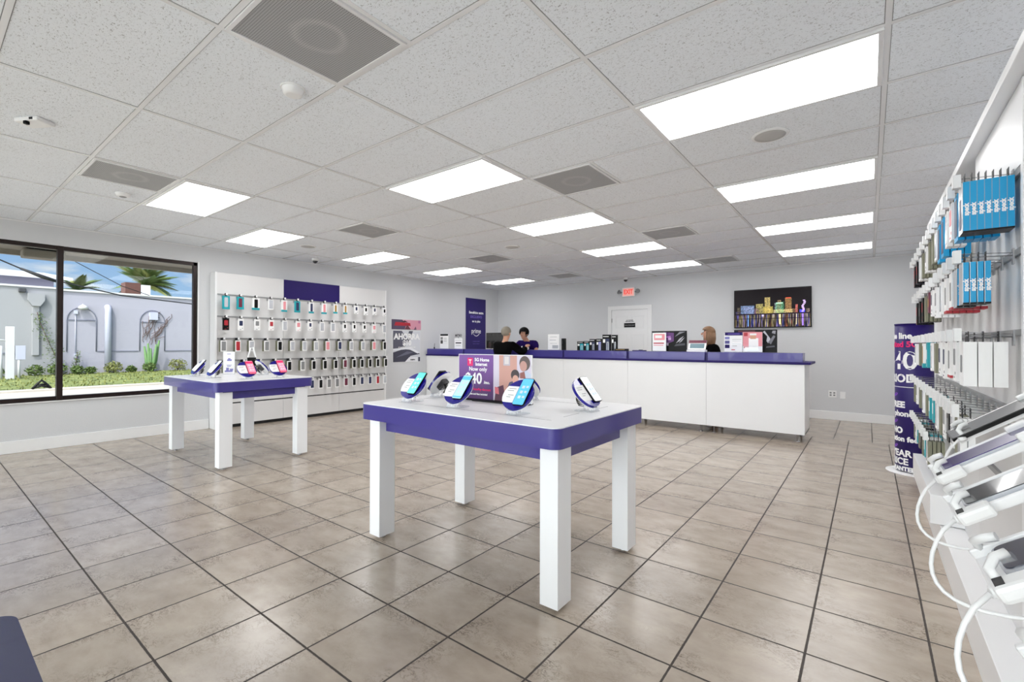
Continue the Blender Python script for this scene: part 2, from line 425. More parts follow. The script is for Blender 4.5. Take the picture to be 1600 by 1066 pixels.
bb('baseboard_left', (LW, FW_, 0), (LW+.016, 2.8, .145))
bb('baseboard_left.001', (LW, 5.96, 0), (LW+.016, 7.1, .145))
bb('baseboard_back', (-3.68, BW-.016, 0), (RW, BW, .145))
bb('baseboard_back.001', (LW, BW-.016, 0), (-4.72, BW, .145))

# door in the back wall
d = bpy.data.objects.new('door_1', None); C.objects.link(d); st(d)
g = MB(); dx0, dx1, dz = -4.71, -3.69, 2.15
g.box((dx0, BW-.03, 0), (dx0+.085, BW-.001, dz-.0855)); g.box((dx1-.085, BW-.03, 0), (dx1, BW-.001, dz-.0855)); g.box((dx0, BW-.03, dz-.085), (dx1, BW-.001, dz))
g.build('door_frame', M_TRIM, d)
g = MB(); a, b = dx0+.093, dx1-.093; yb = BW-.012
g.box((a, yb, .01), (b, BW, dz-.093))
w2 = (b-a); pw = w2/2-.115
for px in (a+.075, b-.075-pw):
    for z0, z1 in ((.22, .85), (.98, 1.52), (1.64, 1.93)):
        g.box((px, yb-.006, z0), (px+pw, yb, z0+.018)); g.box((px, yb-.006, z1-.018), (px+pw, yb, z1))
        g.box((px, yb-.006, z0), (px+.018, yb, z1)); g.box((px+pw-.018, yb-.006, z0), (px+pw, yb, z1))
        g.box((px+.04, yb-.005, z0+.04), (px+pw-.04, yb, z1-.04))
g.build('door_panel', M_TRIM, d, bevel=.003)
g = MB()
for z in (.3, 1.05, 1.83): g.box((a-.006, yb-.006, z-.045), (a+.004, yb+.002, z+.045))
g.build('hinge', M_DKGREY, d)
MB().lathe([(.026, 0), (.03, .01), (.012, .014), (.012, .04), (.028, .045), (.03, .065), (.015, .075)], 16).build('door_knob', M_CHROME, d, (b-.06, yb, .98), (PI/2, 0, 0))
s_ = thing('door_sign', 'small black and white notice on the back wall door', 'sign', (-4.19, yb-.007, 1.72))
MB().box((-.13, -.003, -.05), (.13, 0, .045)).build('plate', M_BLACK, s_)
lettering([('EMPLOYEES ONLY', .028, 0, -.004, M_GREY, .001, 1)], s_, (0, -.0035, 0), FACE_NY)
MB().box((-.12, -.003, .06), (.12, 0, .125)).build('notice', M_PAPER, s_)
lettering([('AUTHORIZED', .026, 0, .105, M_BLACK, .001, 1), ('PERSONNEL ONLY', .024, 0, .078, M_BLACK, .001, 1)], s_, (0, -.0035, 0), FACE_NY)

# ------------------------------------------------------------------ ceiling fittings
lights = [((-1, 3), 'nearest the right wall display'), ((-1, 6), 'second from camera in the right-hand row'),
          ((-1, 9), 'third from camera in the right-hand row'), ((-1, 12), 'farthest in the right-hand row'),
          ((-3, 3), 'nearest in the centre row'), ((-3, 6), 'second in the centre row'),
          ((-3, 9), 'third in the centre row'), ((-3, 12), 'farthest in the centre row'),
          ((-5, 1), 'nearest the big window'), ((-6, 3), 'second in the window-side row'),
          ((-6, 6), 'third in the window-side row'), ((-6, 9), 'fourth in the window-side row'),
          ((-6, 12), 'farthest in the window-side row')]
proto = None
for (i, j), where in lights:
    loc = (gx(i)+.6096, gy(j)+.3048, CEIL-.004)
    lb = 'lit rectangular ceiling light panel, ' + where
    if proto is None:
        proto = thing('ceiling_light', lb, 'ceiling light', loc, 0, 'lit ceiling light panels')
        f = MB()
        for a, b in (((-.597, -.292), (.597, -.27)), ((-.597, .27), (.597, .292)), ((-.597, -.27), (-.575, .27)), ((.575, -.27), (.597, .27))):
            f.box((a[0], a[1], -.012), (b[0], b[1], .003))
        f.build('frame', M_GRID, proto, bevel=.002)
        MB().box((-.575, -.27, -.006), (.575, .27, .002)).build('diffuser', M_DIFF, proto)
    else: copy_tree(proto, loc, 0, lb)
vents = [((-2, 0), 'nearest, at the top of the photo'), ((-2, 4), 'beside the centre row of lights'), ((-2, 8), 'third back between centre and right lights'),
         ((-2, 12), 'farthest back, above the exit door'), ((-4.5, 0), 'nearest the big window'), ((-4.5, 4), 'between window-side and centre lights'),
         ((-4.5, 8), 'second back on the left side'), ((-4.5, 12), 'farthest back on the left side')]
proto = None
def vent_mat():
    m, t, b = nodes_of('perforated_metal')
    tc = t.nodes.new('ShaderNodeTexCoord'); s = t.nodes.new('ShaderNodeSeparateXYZ'); t.links.new(tc.outputs['Object'], s.inputs[0])
    def cell(o): return mth(t, 'SUBTRACT', mth(t, 'FRACT', mth(t, 'ADD', mth(t, 'MULTIPLY', o, 95.), 50.)), .5)
    a, c = cell(s.outputs[0]), cell(s.outputs[1])
    d = mth(t, 'ADD', mth(t, 'MULTIPLY', a, a), mth(t, 'MULTIPLY', c, c))
    h = mth(t, 'LESS_THAN', d, .085)
    n = t.nodes.new('ShaderNodeTexNoise'); n.inputs['Scale'].default_value = 4; t.links.new(tc.outputs['Object'], n.inputs[0])
    r = mth(t, 'SQRT', mth(t, 'ADD', mth(t, 'MULTIPLY', s.outputs[0], s.outputs[0]), mth(t, 'MULTIPLY', s.outputs[1], s.outputs[1])))
    ring = t.nodes.new('ShaderNodeMapRange'); ring.inputs[1].default_value = 0; ring.inputs[2].default_value = .03; ring.inputs[3].default_value = 1; ring.inputs[4].default_value = 0
    t.links.new(mth(t, 'ABSOLUTE', mth(t, 'SUBTRACT', mth(t, 'ADD', r, mth(t, 'MULTIPLY', mth(t, 'SUBTRACT', n.outputs[0], .5), .06)), .11)), ring.inputs[0])
    m1 = t.nodes.new('ShaderNodeMixRGB'); m1.inputs[1].default_value = lin((176, 176, 177)); m1.inputs[2].default_value = lin((205, 204, 203))
    t.links.new(mth(t, 'MULTIPLY', ring.outputs[0], .6), m1.inputs[0])
    m2 = t.nodes.new('ShaderNodeMixRGB'); m2.inputs[2].default_value = lin((95, 95, 96))
    t.links.new(mth(t, 'MULTIPLY', h, .8), m2.inputs[0]); t.links.new(m1.outputs[0], m2.inputs[1]); t.links.new(m2.outputs[0], b.inputs['Base Color'])
    b.inputs['Roughness'].default_value = .5
    return m
M_PERF = vent_mat()
for (i, j), where in vents:
    loc = (gx(i)+.3048, gy(j)+.3048, CEIL-.004)
    lb = 'square grey perforated ceiling vent, ' + where
    if proto is None:
        proto = thing('ceiling_vent', lb, 'vent', loc, 0, 'perforated ceiling vents')
        f = MB()
        for a, b in (((-.29, -.29), (.29, -.272)), ((-.29, .272), (.29, .29)), ((-.29, -.272), (-.272, .272)), ((.272, -.272), (.29, .272))):
            f.box((a[0], a[1], -.008), (b[0], b[1], .003))
        f.build('frame', M_GRID, proto)
        MB().box((-.272, -.272, -.003), (.272, .272, .002)).build('perforated_face', M_PERF, proto)
    else: copy_tree(proto, loc, 0, lb)
M_SPK = mat('speaker_grille', (190, 189, 187), .6, noise=.05, nscale=200)
proto = None
for (x, y), lb in (((-.54, 3.64), 'round flush ceiling speaker between two right-hand light panels'), ((-6.66, 3.65), 'round flush ceiling speaker above the phone case wall'),
                   ((-4.24, 5.52), 'round white flush ceiling speaker in the middle of the ceiling')):
    if proto is None:
        proto = thing('ceiling_speaker', lb, 'speaker', (x, y, CEIL), 0, 'flush ceiling speakers')
        MB().lathe([(.098, -.009), (.114, -.007), (.118, 0)], 32).build('rim', M_PLAST, proto)
        MB().lathe([(.001, -.0125), (.06, -.0115), (.097, -.009), (.097, -.004)], 32).build('grille', M_SPK, proto)
    else: copy_tree(proto, (x, y, CEIL), 0, lb)
t_ = thing('smoke_detector', 'white domed detector on a ceiling tile beside the nearest vent', 'smoke detector', (-2.6, 1.33, CEIL))
MB().lathe([(.035, -.045), (.05, -.038), (.058, -.012), (.06, 0)], 28).build('cover', M_PLAST, t_)
MB().lathe([(.064, -.008), (.066, 0)], 28).build('base', M_PLAST, t_)
t_ = thing('smoke_detector', 'small flat white detector between the window-side vent and the window', 'smoke detector', (-5.75, 1.27, CEIL))
MB().lathe([(.035, -.035), (.05, -.03), (.06, -.01), (.06, 0)], 28).build('cover', M_PLAST, t_)
MB().lathe([(.02, -.04), (.03, -.035)], 20).build('sensor_ring', M_GREY, t_)
t_ = thing('occupancy_sensor', 'white box sensor hanging under the ceiling tile at upper left', 'sensor', (-4.32, .5, CEIL), R(30))
MB().box((-.09, -.055, -.028), (.09, .055, 0)).build('housing', M_PLAST, t_, bevel=.008)
MB().box((-.012, -.06, -.05), (.012, -.035, -.028)).build('lens', M_BLACK, t_, bevel=.004)
MB().box((.03, -.057, -.022), (.055, -.05, -.008)).build('port', M_BLACK, t_)
proto = None
for (x, y), lb in (((-7.5, 4.24), 'dome security camera on the ceiling above the phone case wall'), ((-4.22, 9.58), 'dome security camera on the ceiling above the exit sign')):
    if proto is None:
        proto = thing('dome_camera', lb, 'security camera', (x, y, CEIL), 0, 'dome security cameras')
        MB().lathe([(.048, -.045), (.055, -.04), (.056, 0)], 24).build('housing', M_PLAST, proto)
        MB().sphere((0, 0, -.045), (.043, .043, .045), 20, cut=lambda c: c.z > -.042).build('dome', M_GLASSB, proto)
    else: copy_tree(proto, (x, y, CEIL), 0, lb)

# ------------------------------------------------------------------ things on the back wall
t_ = thing('exit_sign', 'white exit sign with red letters and two lamp heads above the door', 'exit sign', (-4.21, BW, 2.45))
MB().box((-.145, -.05, -.1), (.145, 0, .1)).build('housing', M_PLAST, t_, bevel=.006)
M_EXB = mat('exit_face', (255, 178, 168), .4, emit=.35); M_EXR = mat('exit_letter', (232, 66, 54), .4, emit=.6)
MB().box((-.125, -.053, -.083), (.125, -.05, .083)).build('face', M_EXB, t_)
lettering([('EXIT', .135, 0, 0, M_EXR, .004, .74)], t_, (0, -.0545, 0), FACE_NY)
for s in (-1, 1):
    m_ = MB(); m_.tube([(s*.145, -.03, 0), (s*.19, -.03, 0)], .012); m_.build('bracket', M_GREY, t_)
    MB().lathe([(.02, 0), (.045, .03), (.048, .05)], 20).build('lamp_head', M_GREY, t_, (s*.2, -.03, 0), (R(70), 0, s*R(35)))
t_ = thing('television', 'wall-mounted television showing a city skyline lit at night', 'television', (-1.424, BW, 1.97))
MB().box((-.63, -.055, -.362), (.63, -.02, .362)).build('bezel', M_BLACK, t_, bevel=.004)
MB().box((-.2, -.02, -.15), (.2, 0, .15)).build('wall_mount', M_DKGREY, t_)
g = MB(); mats = []
def em(rgb, e=1.0):
    m_ = mat('screen_%d_%d_%d' % rgb, rgb, .25, spec=.12, emit=e*.8)
    if m_ not in mats: mats.append(m_)
    return mats.index(m_)
def rect(x0, z0, x1, z1, rgb, lay): g.box((x0, -.0565-lay*.0004, z0), (x1, -.055, z1), em(rgb))
rect(-.615, -.347, .615, .347, (16, 10, 14), 0)
HZ = -.095
rect(-.615, -.347, .615, HZ-.02, (26, 20, 30), 1)
rnd = random.Random(3)
def tower(x0, x1, top, rgb, lit):
    rect(x0, HZ, x1, top, tuple(int(c*.45) for c in rgb), 2)
    nx = max(2, int((x1-x0)/.012)); nz = max(2, int((top-HZ)/.014))
    for a in range(nx):
        for b in range(nz):
            if rnd.random() < lit:
                cx = x0+(a+.15)*(x1-x0)/nx; cz = HZ+(b+.2)*(top-HZ)/nz
                k = rnd.choice((1.0, .8)); rect(cx, cz, cx+(x1-x0)/nx*.7, cz+(top-HZ)/nz*.55, tuple(int(c*k) for c in rgb), 3)
for x0, x1, top, rgb, lit in ((-.57, -.52, .03, (120, 110, 90), .6), (-.51, -.28, .06, (150, 176, 222), .8), (-.46, -.30, .035, (190, 196, 226), .7), (-.25, -.13, .085, (206, 192, 120), .85), (-.28, -.2, .0, (160, 120, 150), .6),
                              (-.105, -.015, .20, (226, 204, 130), .95), (-.13, .03, .03, (230, 210, 110), .95), (.055, .09, .09, (150, 160, 170), .6), (.07, .2, .08, (150, 214, 170), .8),
                              (.10, .16, .14, (190, 160, 120), .6), (.17, .21, .11, (70, 130, 90), .7), (.225, .325, .175, (196, 150, 96), .85), (.04, .34, -.03, (244, 226, 160), .95), (.34, .39, -.02, (150, 110, 80), .5),
                              (.385, .42, .05, (240, 130, 120), .95), (.55, .6, -.03, (190, 160, 150), .6), (-.6, -.5, -.05, (90, 80, 120), .5)):
    tower(x0, x1, top, rgb, lit)
rect(.235, .165, .315, .18, (240, 96, 72), 4); rect(.08, .08, .19, .095, (200, 255, 220), 4)
for k in range(9):     # twisted purple tower
    z = HZ+.01+k*.024; dx = .012*math.sin(k*1.2); rect(.478+dx+k*.003, z, .512+dx+k*.003, z+.016, (226, 190, 250), 4)
rect(.45, HZ, .53, HZ+.05, (70, 70, 220), 3)
rect(-.615, HZ-.022, .615, HZ-.005, (30, 18, 34), 5)
def water_mat():
    m, t, b = nodes_of('screen_water_reflection'); tc = t.nodes.new('ShaderNodeTexCoord')
    def nz(sx, sz, sc_, off=0):
        mp_ = t.nodes.new('ShaderNodeMapping'); mp_.inputs['Scale'].default_value = (sx, 0, sz); mp_.inputs['Location'].default_value = (off, 0, 0); t.links.new(tc.outputs['Object'], mp_.inputs[0])
        n = t.nodes.new('ShaderNodeTexNoise'); n.inputs['Scale'].default_value = sc_; n.inputs['Detail'].default_value = 3; t.links.new(mp_.outputs[0], n.inputs[0]); return n.outputs[0]
    r = t.nodes.new('ShaderNodeValToRGB'); r.color_ramp.interpolation = 'EASE'; els = r.color_ramp.elements
    els[0].position = .30; els[0].color = lin((70, 60, 190)); els[1].position = .70; els[1].color = lin((200, 120, 70))
    for p, c in ((.40, (30, 60, 120)), (.46, (150, 130, 220)), (.50, (230, 214, 160)), (.55, (120, 100, 50)), (.62, (60, 30, 70))): e = els.new(p); e.color = lin(c)
    t.links.new(nz(22, 1.2, 1), r.inputs[0])
    br = t.nodes.new('ShaderNodeMapRange'); br.inputs[1].default_value = .40; br.inputs[2].default_value = .66; br.inputs[3].default_value = .03; br.inputs[4].default_value = 1.1; t.links.new(nz(58, 5, 1, 3.3), br.inputs[0])
    v = t.nodes.new('ShaderNodeVectorMath'); v.operation = 'SCALE'; t.links.new(r.outputs[0], v.inputs[0]); t.links.new(br.outputs[0], v.inputs['Scale'])
    t.links.new(v.outputs[0], b.inputs['Emission Color']); b.inputs['Emission Strength'].default_value = .9; b.inputs['Base Color'].default_value = (.01, .01, .015, 1); b.inputs['Specular IOR Level'].default_value = .1
    return m
mats.append(water_mat()); g.box((-.612, -.0575, -.344), (.612, -.055, HZ-.022), len(mats)-1)
rect(-.39, -.33, -.375, HZ-.02, (110, 160, 226), 4); rect(.13, -.30, .155, HZ-.02, (234, 216, 160), 4); rect(.485, -.33, .51, HZ-.02, (156, 120, 220), 4); rect(.395, -.31, .405, HZ-.02, (236, 216, 180), 4)
rect(-.15, -.15, -.12, HZ-.02, (210, 200, 240), 4)
rect(-.615, -.195, .615, -.185, (24, 14, 30), 5)
g.build('screen', mats, t_)
for x, z, lb, n in ((-.497, .445, 'wide white wall socket plate, left of two low on back wall', 2), (-.352, .432, 'narrow white wall socket plate, right of two low on back wall', 1)):
    t_ = thing('wall_socket', lb, 'socket', (x, BW, z), 0, 'white wall sockets')
    wv = .057 if n == 2 else .038
    MB().box((-wv, -.007, -.058), (wv, 0, .058)).build('plate', M_TRIM, t_, bevel=.002)
    for k in range(n):
        cx = (k-(n-1)/2)*.052
        for dz in (-.02, .02): MB().box((cx-.014, -.01, dz-.013), (cx+.014, -.006, dz+.013)).build('outlet', M_GREY if n == 2 else M_TRIM, t_)

# ------------------------------------------------------------------ things on the left wall
t_ = thing('wall_banner', 'tall indigo wall banner with white lettering in the back left corner', 'banner', (LW, 8.85, 1.79))
MB().box((0, -.37, -.9), (.022, .37, .66)).build('panel', M_INDIGO, t_, bevel=.002)
M_LAV = mat('lavender_print', (120, 100, 200), .5)
lettering([('Beneficios extra', .088, 0, .30, M_PAPER, .003, .95), ('EXCLUSIVO', .088, 0, .19, M_LAV, .002, .95), ('en tu plan', .08, 0, .08, M_PAPER, .002, .95),
           ('prime', .17, 0, -.17, M_PAPER, .002, .9), ('Consulta en tienda', .034, 0, -.43, M_LAV, 0, 1), ('Terminos y condiciones', .026, 0, -.49, M_LAV, 0, 1)], t_, (.0225, 0, 0), FACE_PX)
arc = MB(); pts = [(.024, -.12+.24*k/12, -.235-.06*math.sin(PI*k/12)) for k in range(13)]
arc.tube(pts, [.003+.006*math.sin(PI*k/12)+.002*k/12 for k in range(13)], 8); arc.build('smile_mark', M_PAPER, t_)

def art(parent, shapes, base, name='artwork'):
    """flat printed picture on a plane facing +X: shapes = (polygon[(y,z)], rgb)"""
    m_ = MB(); ms = []
    for k, (poly, rgb) in enumerate(shapes):
        mm = mat('print_%d_%d_%d' % rgb, rgb, .5)
        if mm not in ms: ms.append(mm)
        m_.add([(base+.0004*(k+1), y, z) for y, z in poly], [tuple(range(len(poly)))], ms.index(mm))
    return m_.build(name, ms, parent)
t_ = thing('wall_poster', 'grey and white savings poster hung beside the phone case wall', 'poster', (LW, 6.615, 1.25))
MB().box((0, -.375, -.35), (.012, .375, .33)).build('board', M_PAPER, t_)
art(t_, [([(-.37, -.345), (.37, -.345), (.37, .325), (-.37, .325)], (214, 216, 222)),
         ([(-.37, -.1), (-.05, -.02), (0, .15), (-.14, .325), (-.37, .325)], (92, 92, 106)), ([(.05, .06), (.17, .325), (.06, .325), (-.02, .1)], (84, 86, 98)),
         ([(-.37, -.345), (-.02, -.345), (.1, -.22), (.37, -.18), (.22, -.1), (-.1, -.07), (-.37, -.14)], (66, 66, 82)),
         ([(-.3, -.25), (.0, -.12), (.2, -.14), (-.05, -.2)], (104, 104, 122)), ([(-.37, -.06), (.1, -.03), (.37, -.15), (.3, -.17), (.05, -.07), (-.37, -.1)], (238, 240, 244)),
         ([(-.05, -.345), (.3, -.345), (.3, -.25), (.06, -.25)], (236, 236, 240)), ([(.32, -.345), (.37, -.345), (.37, -.25), (.32, -.25)], (60, 60, 76))], .012)
lettering([('AHORRA', .17, 0, .195, M_PAPER, .008, 1.0), ('$10', .15, 0, .06, M_PAPER, .008, 1.0), ('al cambiarte a nuestra red', .044, 0, -.03, M_PAPER, .001, 1.0), ('metro', .05, .16, -.3, M_DKGREY, .002, 1)], t_, (.0165, 0, 0), FACE_PX)
t_ = thing('poster_header', 'narrow red and pink picture strip above the grey savings poster', 'sign', (LW, 6.6, 1.7))
MB().box((0, -.4, -.095), (.014, .41, .115)).build('board', M_PAPER, t_)
art(t_, [([(-.4, -.095), (.41, -.095), (.41, .115), (-.4, .115)], (214, 150, 168)), ([(-.4, -.095), (-.05, -.095), (0, .02), (-.12, .115), (-.4, .115)], (84, 70, 96)),
         ([(-.33, -.02), (.12, -.02), (.1, .05), (-.3, .06)], (176, 48, 66)), ([(-.15, .06), (-.05, .1), (.05, .06)], (60, 40, 46)), ([(-.05, -.095), (.12, -.095), (.02, .02)], (104, 56, 66)),
         ([(.2, -.095), (.26, -.02), (.28, -.095)], (120, 80, 106)), ([(.33, .05), (.39, .05), (.39, .11), (.33, .11)], (180, 110, 150))], .014)
M_REDL = mat('poster_red_letter', (200, 44, 60), .5)
lettering([('AHORA MAS', .07, -.1, .02, M_REDL, .003, 1)], t_, (.019, 0, 0), FACE_PX)

# ------------------------------------------------------------------ packages
def make_package(style):
    box, pic, wd, ht, th, extra = STY[style]
    r = thing('phone_case_package', 'x', 'package', (0, 0, 0))
    MB().box((-th, -wd/2, -.03-ht), (0, wd/2, -.03)).build('box', box, r)
    m_ = MB(); m_.box((-th*.5-.0006, -.018, -.032), (-th*.5+.0006, .018, .012)); m_.build('hang_tab', M_GAP if extra != 'whitetab' else M_PAPER, r)
    if pic is not None:
        m_ = MB(); pw, ph, pz = PIC.get(extra, (.55, .62, -.02))
        m_.prism([(y, z) for y, z in rrect(-wd*pw/2, -ht*ph/2, wd*pw/2, ht*ph/2, .008, 3)], 0, .0014, 0, Matrix.Translation((0, 0, -.03-ht/2+pz)) @ Matrix(((0,0,1,0),(1,0,0,0),(0,1,0,0),(0,0,0,1))))
        if extra in ('dots', 'pair'):
            m_.box((0, -wd*.25, -.03-ht+.012), (.0012, wd*.05, -.03-ht+.018)); m_.box((0, wd*.2, -.03-ht+.028), (.0012, wd*.3, -.03-ht+.04))
        m_.build('picture', pic, r)
    if extra == 'band':
        MB().box((-th, -wd/2-.0005, -.0305-ht), (.0012, wd/2+.0005, -.03-ht+.03)).build('printed_band', M_TEAL, r)
    if extra == 'redfoot':
        MB().box((-th-.0005, -wd/2-.0005, -.0305-ht), (.001, wd/2+.0005, -.03-ht+.012)).build('printed_band', M_RED, r)
    if extra == 'brand':
        me = lettering([('speck', .021, 0, 0, M_PAPER, .001, 1)], r, (-th/2, wd/2+.0005, -.03-ht*.55), (Matrix.Rotation(PI, 4, 'Z') @ Matrix.Rotation(PI/2, 4, 'X') @ Matrix.Rotation(PI/2, 4, 'Z')).to_euler())
        MB().box((-th-.0003, -wd/2-.0003, -.0305-ht), (.0008, wd/2+.0003, -.03-ht+.006)).build('base_strip', M_BLACK, r)
        MB().box((-.001, -wd/2-.0008, -.03-ht), (.0012, wd/2, -.0295)).build('case_edge', M_SILV, r)
    return r
PIC = {'dots': (.6, .42, .02), 'pair': (.42, .4, .02), 'big': (.72, .8, 0), 'band': (.5, .72, .005), 'small': (.4, .4, 0), 'redfoot': (.4, .5, 0)}
STY = {  # box, picture, width, height, thickness, extra
 'teal_pale': (M_TEAL, M_SILV, .10, .20, .022, 'band'), 'teal_maroon': (M_TEAL, M_MAROON, .10, .19, .022, 'band'), 'teal_dark': (M_TEAL, M_NAVY, .095, .19, .022, 'band'),
 'white_black_band': (M_PAPER, M_BLACK, .105, .185, .03, 'band'), 'white_plain': (M_PAPER, M_SILV, .08, .17, .02, 'big'), 'white_pink_band': (M_PAPER, M_PINK, .085, .19, .03, 'band'),
 'white_navy_band': (M_PAPER, M_NAVY, .08, .19, .022, 'band'), 'white_navy': (M_PAPER, M_NAVY, .085, .155, .022, 'pair'), 'white_black': (M_PAPER, M_BLACK, .085, .165, .022, 'pair'),
 'white_red': (M_PAPER, M_RED, .08, .17, .022, 'dots'), 'red_black': (M_BLACK, M_RED, .085, .18, .022, 'dots'), 'white_blue_dots': (M_PAPER, M_NAVY, .08, .18, .02, 'dots'),
 'white_grey': (M_PAPER, M_GREY, .085, .17, .022, 'dots'), 'white_pink': (M_PAPER, M_PINK, .085, .17, .022, 'dots'), 'white_amber': (M_PAPER, M_GOLD, .07, .17, .022, 'band'),
 'red_card': (M_PAPER, M_RED, .075, .17, .012, 'big'), 'black_card': (M_PAPER, M_BLACK, .075, .17, .012, 'big'), 'grey_card': (M_PAPER, M_GREY, .08, .17, .012, 'big'),
 'clear_card': (M_PAPER, M_SILV, .08, .17, .012, 'big'), 'pink_card': (M_PAPER, M_PINK, .08, .17, .012, 'big'), 'navy_card': (M_PAPER, M_NAVY, .075, .16, .012, 'big'),
 'olive': (M_OLIVE, None, .078, .17, .016, ''), 'maroon_card': (M_PAPER, M_MAROON, .08, .16, .012, 'big'),
 'cyan_slim': (M_CYAN, M_NAVY, .10, .20, .0200, 'brand'), 'cyan_thin': (M_CYAN, M_SILV, .10, .165, .0165, 'brand'), 'cyan_far': (M_CYAN, M_NAVY, .10, .20, .022, 'big'),
 'white_redfoot': (M_PAPER, M_GREY, .09, .17, .02, 'redfoot'), 'white_thick': (M_PAPER, M_GREY, .10, .175, .0385, 'small'), 'dark_box': (M_BLACK, M_RED, .085, .17, .03, 'pair'),
 'brown_box': (M_MAROON, M_GOLD, .085, .13, .03, 'small'), 'teal_small': (M_TEAL, M_PAPER, .075, .16, .02, 'small'), 'black_pack': (M_BLACK, M_GREY, .085, .16, .02, 'small')}
DESC = {'teal_pale': 'teal case box, pale case', 'teal_maroon': 'teal case box, maroon case', 'teal_dark': 'teal case box, dark case', 'white_black_band': 'white teal-footed box, black case',
 'white_plain': 'plain white case box', 'white_pink_band': 'white teal-footed box, pink case', 'white_navy_band': 'white teal-footed box, navy case', 'white_navy': 'white case box, navy picture',
 'white_black': 'white case box, black picture', 'white_red': 'white case box, red picture', 'red_black': 'black case box, red picture', 'white_blue_dots': 'white case box, blue picture',
 'white_grey': 'white case box, grey picture', 'white_pink': 'white case box, pink picture', 'white_amber': 'white case box, amber picture', 'red_card': 'red phone case card',
 'black_card': 'black phone case card', 'grey_card': 'grey phone case card', 'clear_card': 'pale phone case card', 'pink_card': 'pink phone case card', 'navy_card': 'navy phone case card',
 'olive': 'olive-edged case pack', 'maroon_card': 'maroon phone case card', 'cyan_slim': 'bright blue slim case box', 'cyan_thin': 'bright blue thin case box', 'cyan_far': 'blue case box with dark front',
 'white_redfoot': 'white box with red foot', 'white_thick': 'thick plain white box', 'dark_box': 'black boxed accessory', 'brown_box': 'maroon boxed accessory', 'teal_small': 'small teal accessory pack', 'black_pack': 'black accessory pack'}
ORD = ['first', 'second', 'third', 'fourth', 'fifth', 'sixth', 'seventh', 'eighth', 'ninth', 'tenth', 'eleventh', 'twelfth', 'thirteenth', 'fourteenth', 'fifteenth']
_proto = {}
def package(style, loc, rz, hook, depth, row, wall, group):
    pos = ('front of' if depth == 0 else ORD[depth] + ' on') + ' ' + ORD[hook] + ' hook'
    lb = '%s, %s, %s row, %s' % (DESC[style], pos, row, wall)
    if style not in _proto:
        p = make_package(style); _proto[style] = p
        p.location = loc; p.rotation_euler = (0, 0, rz); p['label'] = lb; p['group'] = group
        return p
    return copy_tree(_proto[style], loc, rz, lb, group)

def hook_parts(unit, positions, length, rz, tagsize, big):
    """peg hooks with a label holder each; positions are local to the unit"""
    first = None
    for (x, y, z) in positions:
        if first is None:
            m_ = MB(); m_.tube([(0, 0, .019), (length, 0, .027)], .0022, 6); m_.tube([(0, 0, .03), (length, 0, .042)], .0014, 6)
            m_.box((-.002, -.014, -.015), (.003, .014, .045))
            h = m_.build('peg_hook', M_STEEL, unit, (x, y, z), (0, 0, rz))
            tw, thh = tagsize
            lh = MB().box((length-(.018 if big else .001), -tw/2, .042-thh*.75), (length+.004, tw/2, .042+thh*.25))
            if big: lh.prism(rrect(-tw/2, -thh*.75, tw/2, thh*.25, .006, 3), length+.0045, length+.006, 0, Matrix.Translation((0, 0, .042)) @ Matrix(((0,0,1,0),(1,0,0,0),(0,1,0,0),(0,0,0,1))))
            lh = lh.build('label_holder', M_PLAST, h)
            first = (h, lh)
        else:
            h = first[0].copy(); C.objects.link(h); h.location = (x, y, z); h.parent = unit
            l2 = first[1].copy(); C.objects.link(l2); l2.parent = h

# ------------------------------------------------------------------ left display wall
UX = -7.78; UY0, UY1 = 2.81, 5.93
U = thing('display_wall', 'long white phone case display wall with purple centre header, left wall', 'display unit', (LW+.006, UY0, 0))
ux = UX-(LW+.006); L = UY1-UY0; seams = [0, 1.035, 2.07, L]
for y0, y1 in ((0, .03), (L-.03, L)):
    MB().box((0, y0, 0), (ux+.004, y1, 2.375)).build('side_panel', M_WHITE, U, bevel=.002)
for k in range(3):
    y0, y1 = seams[k]+(.031 if k == 0 else .002), seams[k+1]-(.031 if k == 2 else .002)
    MB().box((.01, y0, 2.05), (ux, y1, 2.37)).build('header_panel', M_PURPD if k == 1 else M_SLAT, U, bevel=.002)
    MB().box((.01, y0, .385), (ux-.012, y1, 2.03)).build('slat_panel', M_SLAT, U)
    MB().box((.01, y0, .05), (ux, y1, .365)).build('base_panel', M_SLAT, U, bevel=.002)
    for z in (2.04, 1.705, 1.37, 1.035, .70):
        MB().box((ux-.012, y0, z-.011), (ux-.002, y1, z+.011)).build('rail', M_RAIL, U)
MB().box((.02, .03, 0), (ux-.03, L-.03, .052)).box((.02, .03, .363), (ux-.03, L-.03, .388)).build('plinth', M_GAP, U)
